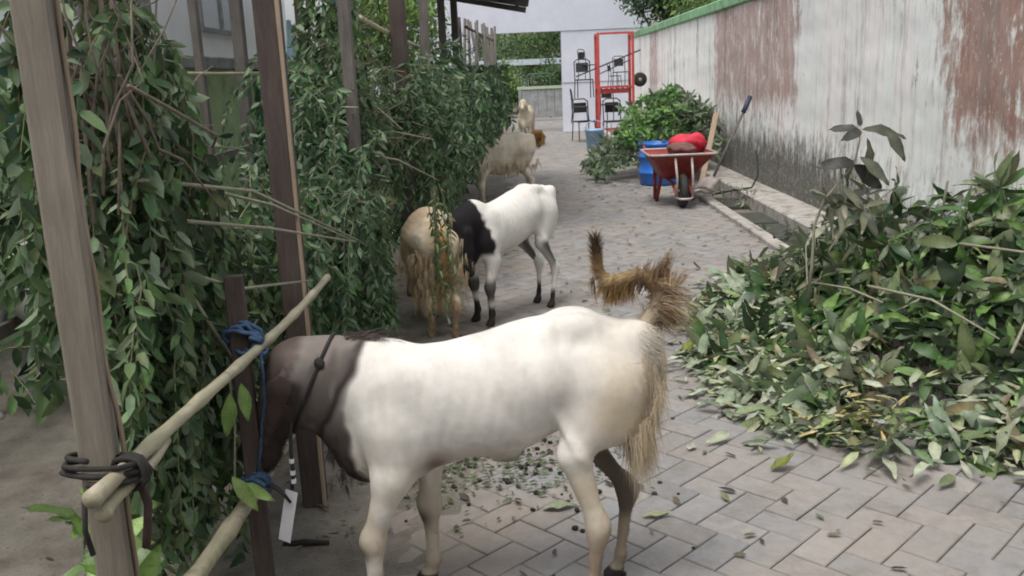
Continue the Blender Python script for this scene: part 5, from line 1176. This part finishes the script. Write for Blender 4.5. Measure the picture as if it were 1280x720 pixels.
for c, ax_ in twigs:
    a_ = np.array(ax_) / np.linalg.norm(ax_); L = rng.uniform(0.15, 0.42)
    part('twig', pile, *tube([c + a_ * 0.03, c - a_ * L * 0.5 + rng.normal(0, 0.02, 3), c - a_ * L], [0.0035, 0.005, 0.007], 5), bpy.data.materials['pale_bark'], smooth=True)
for (a, b) in (((1.9, 3.5, 0.35), (2.35, 3.85, 0.55)), ((1.55, 4.1, 0.5), (1.9, 3.6, 0.38)), ((2.0, 4.2, 0.66), (2.6, 3.7, 0.55)), ((1.5, 4.7, 0.38), (1.62, 4.1, 0.42)), ((2.05, 3.25, 0.1), (2.3, 3.6, 0.42))):
    part('cut_branch', pile, *tube([a, (np.array(a) + b) / 2 + rng.normal(0, 0.03, 3), b], [0.007, 0.006, 0.004], 7), bpy.data.materials['pale_bark'], smooth=True)

# the single branch that stands up out of the heap
br = thing('upright_branch', 'thin cut branch with drooping grey-green leaves, the top ones coloured dark as backlit, standing up out of the leaf heap', 'branch', (1.45, 4.6, 0.4)); LB = Leaves()
part('stem', br, *tube([(1.44, 4.62, 0.30), (1.45, 4.6, 0.50), (1.455, 4.6, 0.70), (1.50, 4.6, 0.83), (1.585, 4.6, 0.93), (1.645, 4.6, 1.01), (1.665, 4.6, 1.12), (1.665, 4.6, 1.19)], [0.0085, 0.008, 0.007, 0.0065, 0.006, 0.005, 0.004, 0.003], 7), bpy.data.materials['pale_bark'], smooth=True)
part('side_twig', br, *tube([(1.585, 4.6, 0.93), (1.56, 4.55, 0.99), (1.55, 4.52, 1.00)], 0.003, 5), bpy.data.materials['bark'])
BACKLIT_GREY = [(0.06, 0.06, 0.052), (0.09, 0.09, 0.08), (0.045, 0.045, 0.038)]  # leaf colours darkened to look backlit
lv = [((1.65, 4.6, 1.01), (-0.19, -0.03, 0.0), 0.17), ((1.665, 4.6, 1.17), (-0.12, 0.0, 0.015), 0.13), ((1.665, 4.58, 1.165), (-0.10, -0.08, -0.02), 0.13), ((1.67, 4.6, 1.17), (0.20, 0.0, -0.01), 0.20), ((1.78, 4.58, 1.17), (0.10, -0.03, -0.14), 0.16), ((1.665, 4.6, 1.18), (-0.01, 0.02, 0.10), 0.075), ((1.70, 4.6, 1.13), (0.03, -0.02, -0.19), 0.17), ((1.66, 4.58, 1.04), (0.12, -0.04, -0.10), 0.17), ((1.64, 4.6, 1.0), (0.16, 0.05, -0.12), 0.20), ((1.655, 4.62, 1.03), (-0.02, 0.1, -0.12), 0.15)]
P = np.array([q[0] for q in lv]); D = np.array([q[1] for q in lv]); L = np.array([q[2] for q in lv])
L = L * 1.22
LB.add(P, D, np.array([(0.1, -0.75, 0.6)] * len(lv)) + rng.normal(0, 0.25, (len(lv), 3)), L, palette(len(lv), BACKLIT_GREY), 0.36, rng.normal(0.22, 0.1, len(lv)))
for c in ((1.52, 4.62, 0.80), (1.62, 4.66, 0.80), (1.70, 4.62, 0.76), (1.58, 4.72, 0.76), (1.75, 4.7, 0.82)): whorl(LB, c, (0.2, -0.3, 0.5), 7, 0.15, OLIVE, 0.27, curl=0.3)
emit(br, LB, M_mango, 100)

# heap beyond the wheelbarrow
p2 = thing('leaf_pile', 'green heap of leafy branches behind the blue barrel, leaning on the wall', 'leaf heap', (1.8, 13.4, 0)); L2 = Leaves(); st2 = []
for k in range(520):
    t = rng.random(); x = 0.95 + 1.75 * t ** 0.8; hx = 0.18 + 1.05 * sstep(0.85, 2.05, x) - 0.35 * sstep(2.2, 2.8, x); y = 13.6 + rng.normal(0, 0.5); z = hx * rng.uniform(0.15, 1.0) ** 0.7
    cols = [(0.12, 0.25, 0.06), (0.17, 0.33, 0.08), (0.07, 0.14, 0.05)] if x < 2.2 and x > 1.4 and z > 0.4 else [(0.14, 0.18, 0.11), (0.09, 0.13, 0.07), (0.22, 0.26, 0.18)]
    whorl(L2, (x, y - 0.35 * (1 - z / (hx + 0.01)), max(z, 0.04)), rng.normal(0, 0.6, 3) + (0, -0.3, 0.6), 8, 0.12, cols, 0.42)
emit(p2, L2, M_leaf, 150, minpx=9)
for k in range(14):
    x = rng.uniform(1.2, 2.6); a = np.array((x, 13.5 + rng.normal(0, 0.2), rng.uniform(0.1, 0.4))); b = a + (rng.normal(0.1, 0.3), rng.normal(0, 0.2), rng.uniform(0.3, 0.8))
    part('twig', p2, *tube([a, (a + b) / 2 + rng.normal(0, 0.03, 3), b], [0.012, 0.009, 0.005], 5), bpy.data.materials['bark'], smooth=True)
# sprigs strewn over the drain edge beside the shovel
p3 = thing('leaf_sprig', 'wilted sprigs strewn over the drain by the shovel foot', 'leaves', (2.35, 10.4, 0)); L3 = Leaves()
for k in range(16): whorl(L3, (rng.uniform(2.1, 2.6), rng.uniform(9.9, 11.0), rng.uniform(0.03, 0.12)), rng.normal(0, 0.8, 3) + (0, 0, 0.3), 6, 0.10, OLIVE + DULL[:1], 0.25)
for k in range(12): whorl(L3, (rng.uniform(2.15, 2.5), rng.uniform(7.2, 8.3), rng.uniform(-0.03, 0.06)), rng.normal(0, 0.8, 3) + (0, 0, 0.3), 6, 0.12, [(0.05, 0.055, 0.045), (0.08, 0.085, 0.07)], 0.25)
emit(p3, L3, M_mango, 60)

# ------------------------------------------------------------------ litter on the ground
LL = Leaves()
m_ = 620; P = np.stack([rng.uniform(-0.7, 2.0, m_), rng.uniform(2.4, 13, m_), np.full(m_, 0.008)], 1); an = rng.random(m_) * 6.28
keep = (rng.random(m_) < 0.55) | (P[:, 0] > 0.7); P = P[keep]; an = an[keep]; m_ = len(P)
LL.add(P, np.stack([np.cos(an), np.sin(an), 0 * an], 1), rng.normal(0, 0.2, (m_, 3)) + (0, 0, 1), rng.uniform(0.02, 0.07, m_), palette(m_, [(0.10, 0.09, 0.05), (0.16, 0.14, 0.08), (0.13, 0.16, 0.08), (0.06, 0.05, 0.04)]), 0.4, -0.1)
m_ = 700; P = np.stack([rng.normal(-0.20, 0.26, m_), rng.normal(3.45, 0.22, m_), np.full(m_, 0.012)], 1); an = rng.random(m_) * 6.28
LL.add(P, np.stack([np.cos(an), np.sin(an), 0 * an], 1), rng.normal(0, 0.4, (m_, 3)) + (0, 0, 1), rng.uniform(0.012, 0.04, m_), palette(m_, [(0.09, 0.13, 0.05), (0.05, 0.08, 0.03), (0.14, 0.17, 0.08), (0.05, 0.04, 0.03)]), 0.45, 0.0)
m_ = 900; P = np.stack([rng.uniform(-1.6, -0.5, m_), rng.uniform(1.7, 12, m_), np.full(m_, 0.025)], 1); an = rng.random(m_) * 6.28
LL.add(P, np.stack([np.cos(an), np.sin(an), 0 * an], 1), rng.normal(0, 0.4, (m_, 3)) + (0, 0, 1), rng.uniform(0.015, 0.05, m_), palette(m_, [(0.09, 0.12, 0.05), (0.08, 0.06, 0.04), (0.16, 0.15, 0.10)]), 0.4, 0.0)
P, D, N, L, c, w_, k = LL.get(); V, F, cv = leaf_mass(P, D, N, L, w_, c, k)
o = structure('leaf_litter', V, F, M_mango, col=cv); o['kind'] = 'stuff'
VV = []; 
for k in range(105):
    if k < 60: c = (rng.normal(0.16, 0.20), rng.normal(3.15, 0.28))
    elif k < 100: c = (rng.normal(-0.05, 0.25), rng.normal(3.5, 0.2))
    else: c = (rng.uniform(-0.3, 1.8), rng.uniform(2.5, 9))
    r = rng.uniform(0.005, 0.010); VV.append(blob((c[0], c[1], r * 0.8), (r * 1.2, r, r * 0.8), k, 4, 0.2))
o = structure('goat_droppings', *join(*VV), M_dung, smooth=True); o['kind'] = 'stuff'
def one_leaf(label, p, ang, L, col, wr=0.4, curl=-0.05, tilt=0.0):
    V, F, cv = leaf_mass(np.array([p]), np.array([(math.cos(ang), math.sin(ang), tilt)]), np.array([(0, 0, 1.0)]), np.array([L]), wr, np.array([col]), curl, fine=True)
    single('fallen_leaf', label, 'leaf', V, F.tolist(), M_mango, col=cv)
one_leaf('large flat pale-green leaf on the paving under the goat belly', (0.02, 2.98, 0.012), 0.2, 0.13, (0.24, 0.27, 0.17))
one_leaf('long pale leaf on the paving right of the goat hind legs', (0.36, 2.90, 0.012), 0.1, 0.11, (0.30, 0.31, 0.17), 0.3)
one_leaf('curled yellow-green leaf lying alone in front of the leaf heap', (0.89, 3.24, 0.012), 0.35, 0.11, (0.14, 0.17, 0.03), 0.5, -0.35, 0.1)
one_leaf('bright olive leaf standing at the left tip of the leaf heap', (0.80, 4.72, 0.02), 0.4, 0.12, (0.16, 0.19, 0.02), 0.6, -0.3, 0.3)
one_leaf('small dark curled leaf on the open paving below the wheelbarrow', (1.32, 6.85, 0.012), 2.2, 0.09, (0.05, 0.05, 0.03), 0.35, -0.5, 0.1)
one_leaf('pale leaf in the middle of the paving right of the goat', (0.62, 3.45, 0.012), 1.0, 0.06, (0.36, 0.37, 0.30), 0.6)
single('broken_stick', 'short dark stick lying on the soil by the goat front legs', 'stick', *tube([(-0.84, 2.77, 0.018), (-0.77, 2.77, 0.024), (-0.69, 2.78, 0.016)], [0.009, 0.012, 0.007], 7), M_dung, smooth=True)

# ------------------------------------------------------------------ trees
def tree(name, label, base, trunk_h, crown, radii, nl, leafL, cols, group=None, trunk_r=0.12):
    t = thing(name, label, 'tree', base, 0, group); b = np.array(base, float); c = np.array(crown, float); rd = np.array(radii, float)
    tips = []
    part('trunk', t, *tube([b, b + (c - b) * 0.4 + rng.normal(0, 0.08, 3), c + (0, 0, rd[2] * 0.2)], [trunk_r, trunk_r * 0.7, trunk_r * 0.3], 10), bpy.data.materials['bark'], smooth=True)
    for k in range(9):
        s = b + (c - b) * rng.uniform(0.45, 0.95); e = c + rng.normal(0, 0.45, 3) * rd
        part('limb', t, *tube([s, (s + e) / 2 + rng.normal(0, 0.08, 3), e], [trunk_r * 0.35, trunk_r * 0.22, trunk_r * 0.08], 6), bpy.data.materials['bark'], smooth=True)
    LT = Leaves(); nc = max(20, nl // 60); cc = rng.normal(0, 1, (nc, 3)); cc /= np.linalg.norm(cc, axis=1, keepdims=True); cc = c + cc * rd * rng.uniform(0.35, 1.0, (nc, 1))
    tone = rng.uniform(0.65, 1.35, nc); i = rng.integers(0, nc, nl); P = cc[i] + rng.normal(0, 1, (nl, 3)) * rd * 0.16
    LT.add(P, rng.normal(0, 1, (nl, 3)) + (0, 0, -0.5), rng.normal(0, 0.7, (nl, 3)) + (0, 0, 0.8), leafL * rng.uniform(0.6, 1.3, nl), palette(nl, cols) * tone[i][:, None], 0.4, 0.12)
    P, D, N, L, cl, w_, k = LT.get(); V, F, cv = leaf_mass(P, D, N, L, w_, cl, k); part('crown', t, V, F, M_leaf, col=cv)
TD = [(0.03, 0.06, 0.035), (0.045, 0.09, 0.045)]; TL = [(0.11, 0.20, 0.035), (0.17, 0.28, 0.05)]; TM = [(0.06, 0.12, 0.04), (0.10, 0.17, 0.06)]
tree('dark_tree', 'dark blue-green tree leaning over the far end of the wall', (3.9, 22.5, 0), 2, (3.35, 22.3, 3.35), (0.85, 0.9, 0.75), 5000, 0.13, TD)
tree('light_tree', 'bright yellow-green tree crown showing above the green coping', (5.0, 21.0, 0), 2, (5.0, 21.0, 3.0), (1.7, 2.5, 0.9), 8000, 0.14, TL)
tree('shed_side_tree', 'yellow-green tree seen between the shed posts', (-2.7, 18.5, 0), 2, (-2.6, 18.5, 2.5), (1.1, 1.4, 1.1), 6000, 0.13, TL)
for (x, y, z, r, cols, lab) in ((-0.6, 34.5, 1.1, 1.0, TL, 'low light-green shrub tree behind the low gate, at its left end'), (1.4, 36.0, 1.2, 0.9, TM, 'mid-green bushy tree behind the right end of the low gate'), (2.0, 34, 0.8, 0.5, TD, 'dark conical tree beside the right gate post'), (-2.0, 46, 3.2, 2.6, TM, 'tall tree beyond the grey roof, toward the left'), (3.0, 47, 3.4, 2.8, TM, 'tall tree beyond the grey roof, toward the right'), (0.6, 49, 2.6, 2.2, TL, 'light-green tree between the two tall trees beyond the grey roof')):
    tree('far_tree', lab, (x, y, 0), 1, (x, y, z), (r, r, r * 0.9), 3500, 0.06 * math.sqrt(r) * 2.4, cols, 'trees beyond the gateway', 0.08)
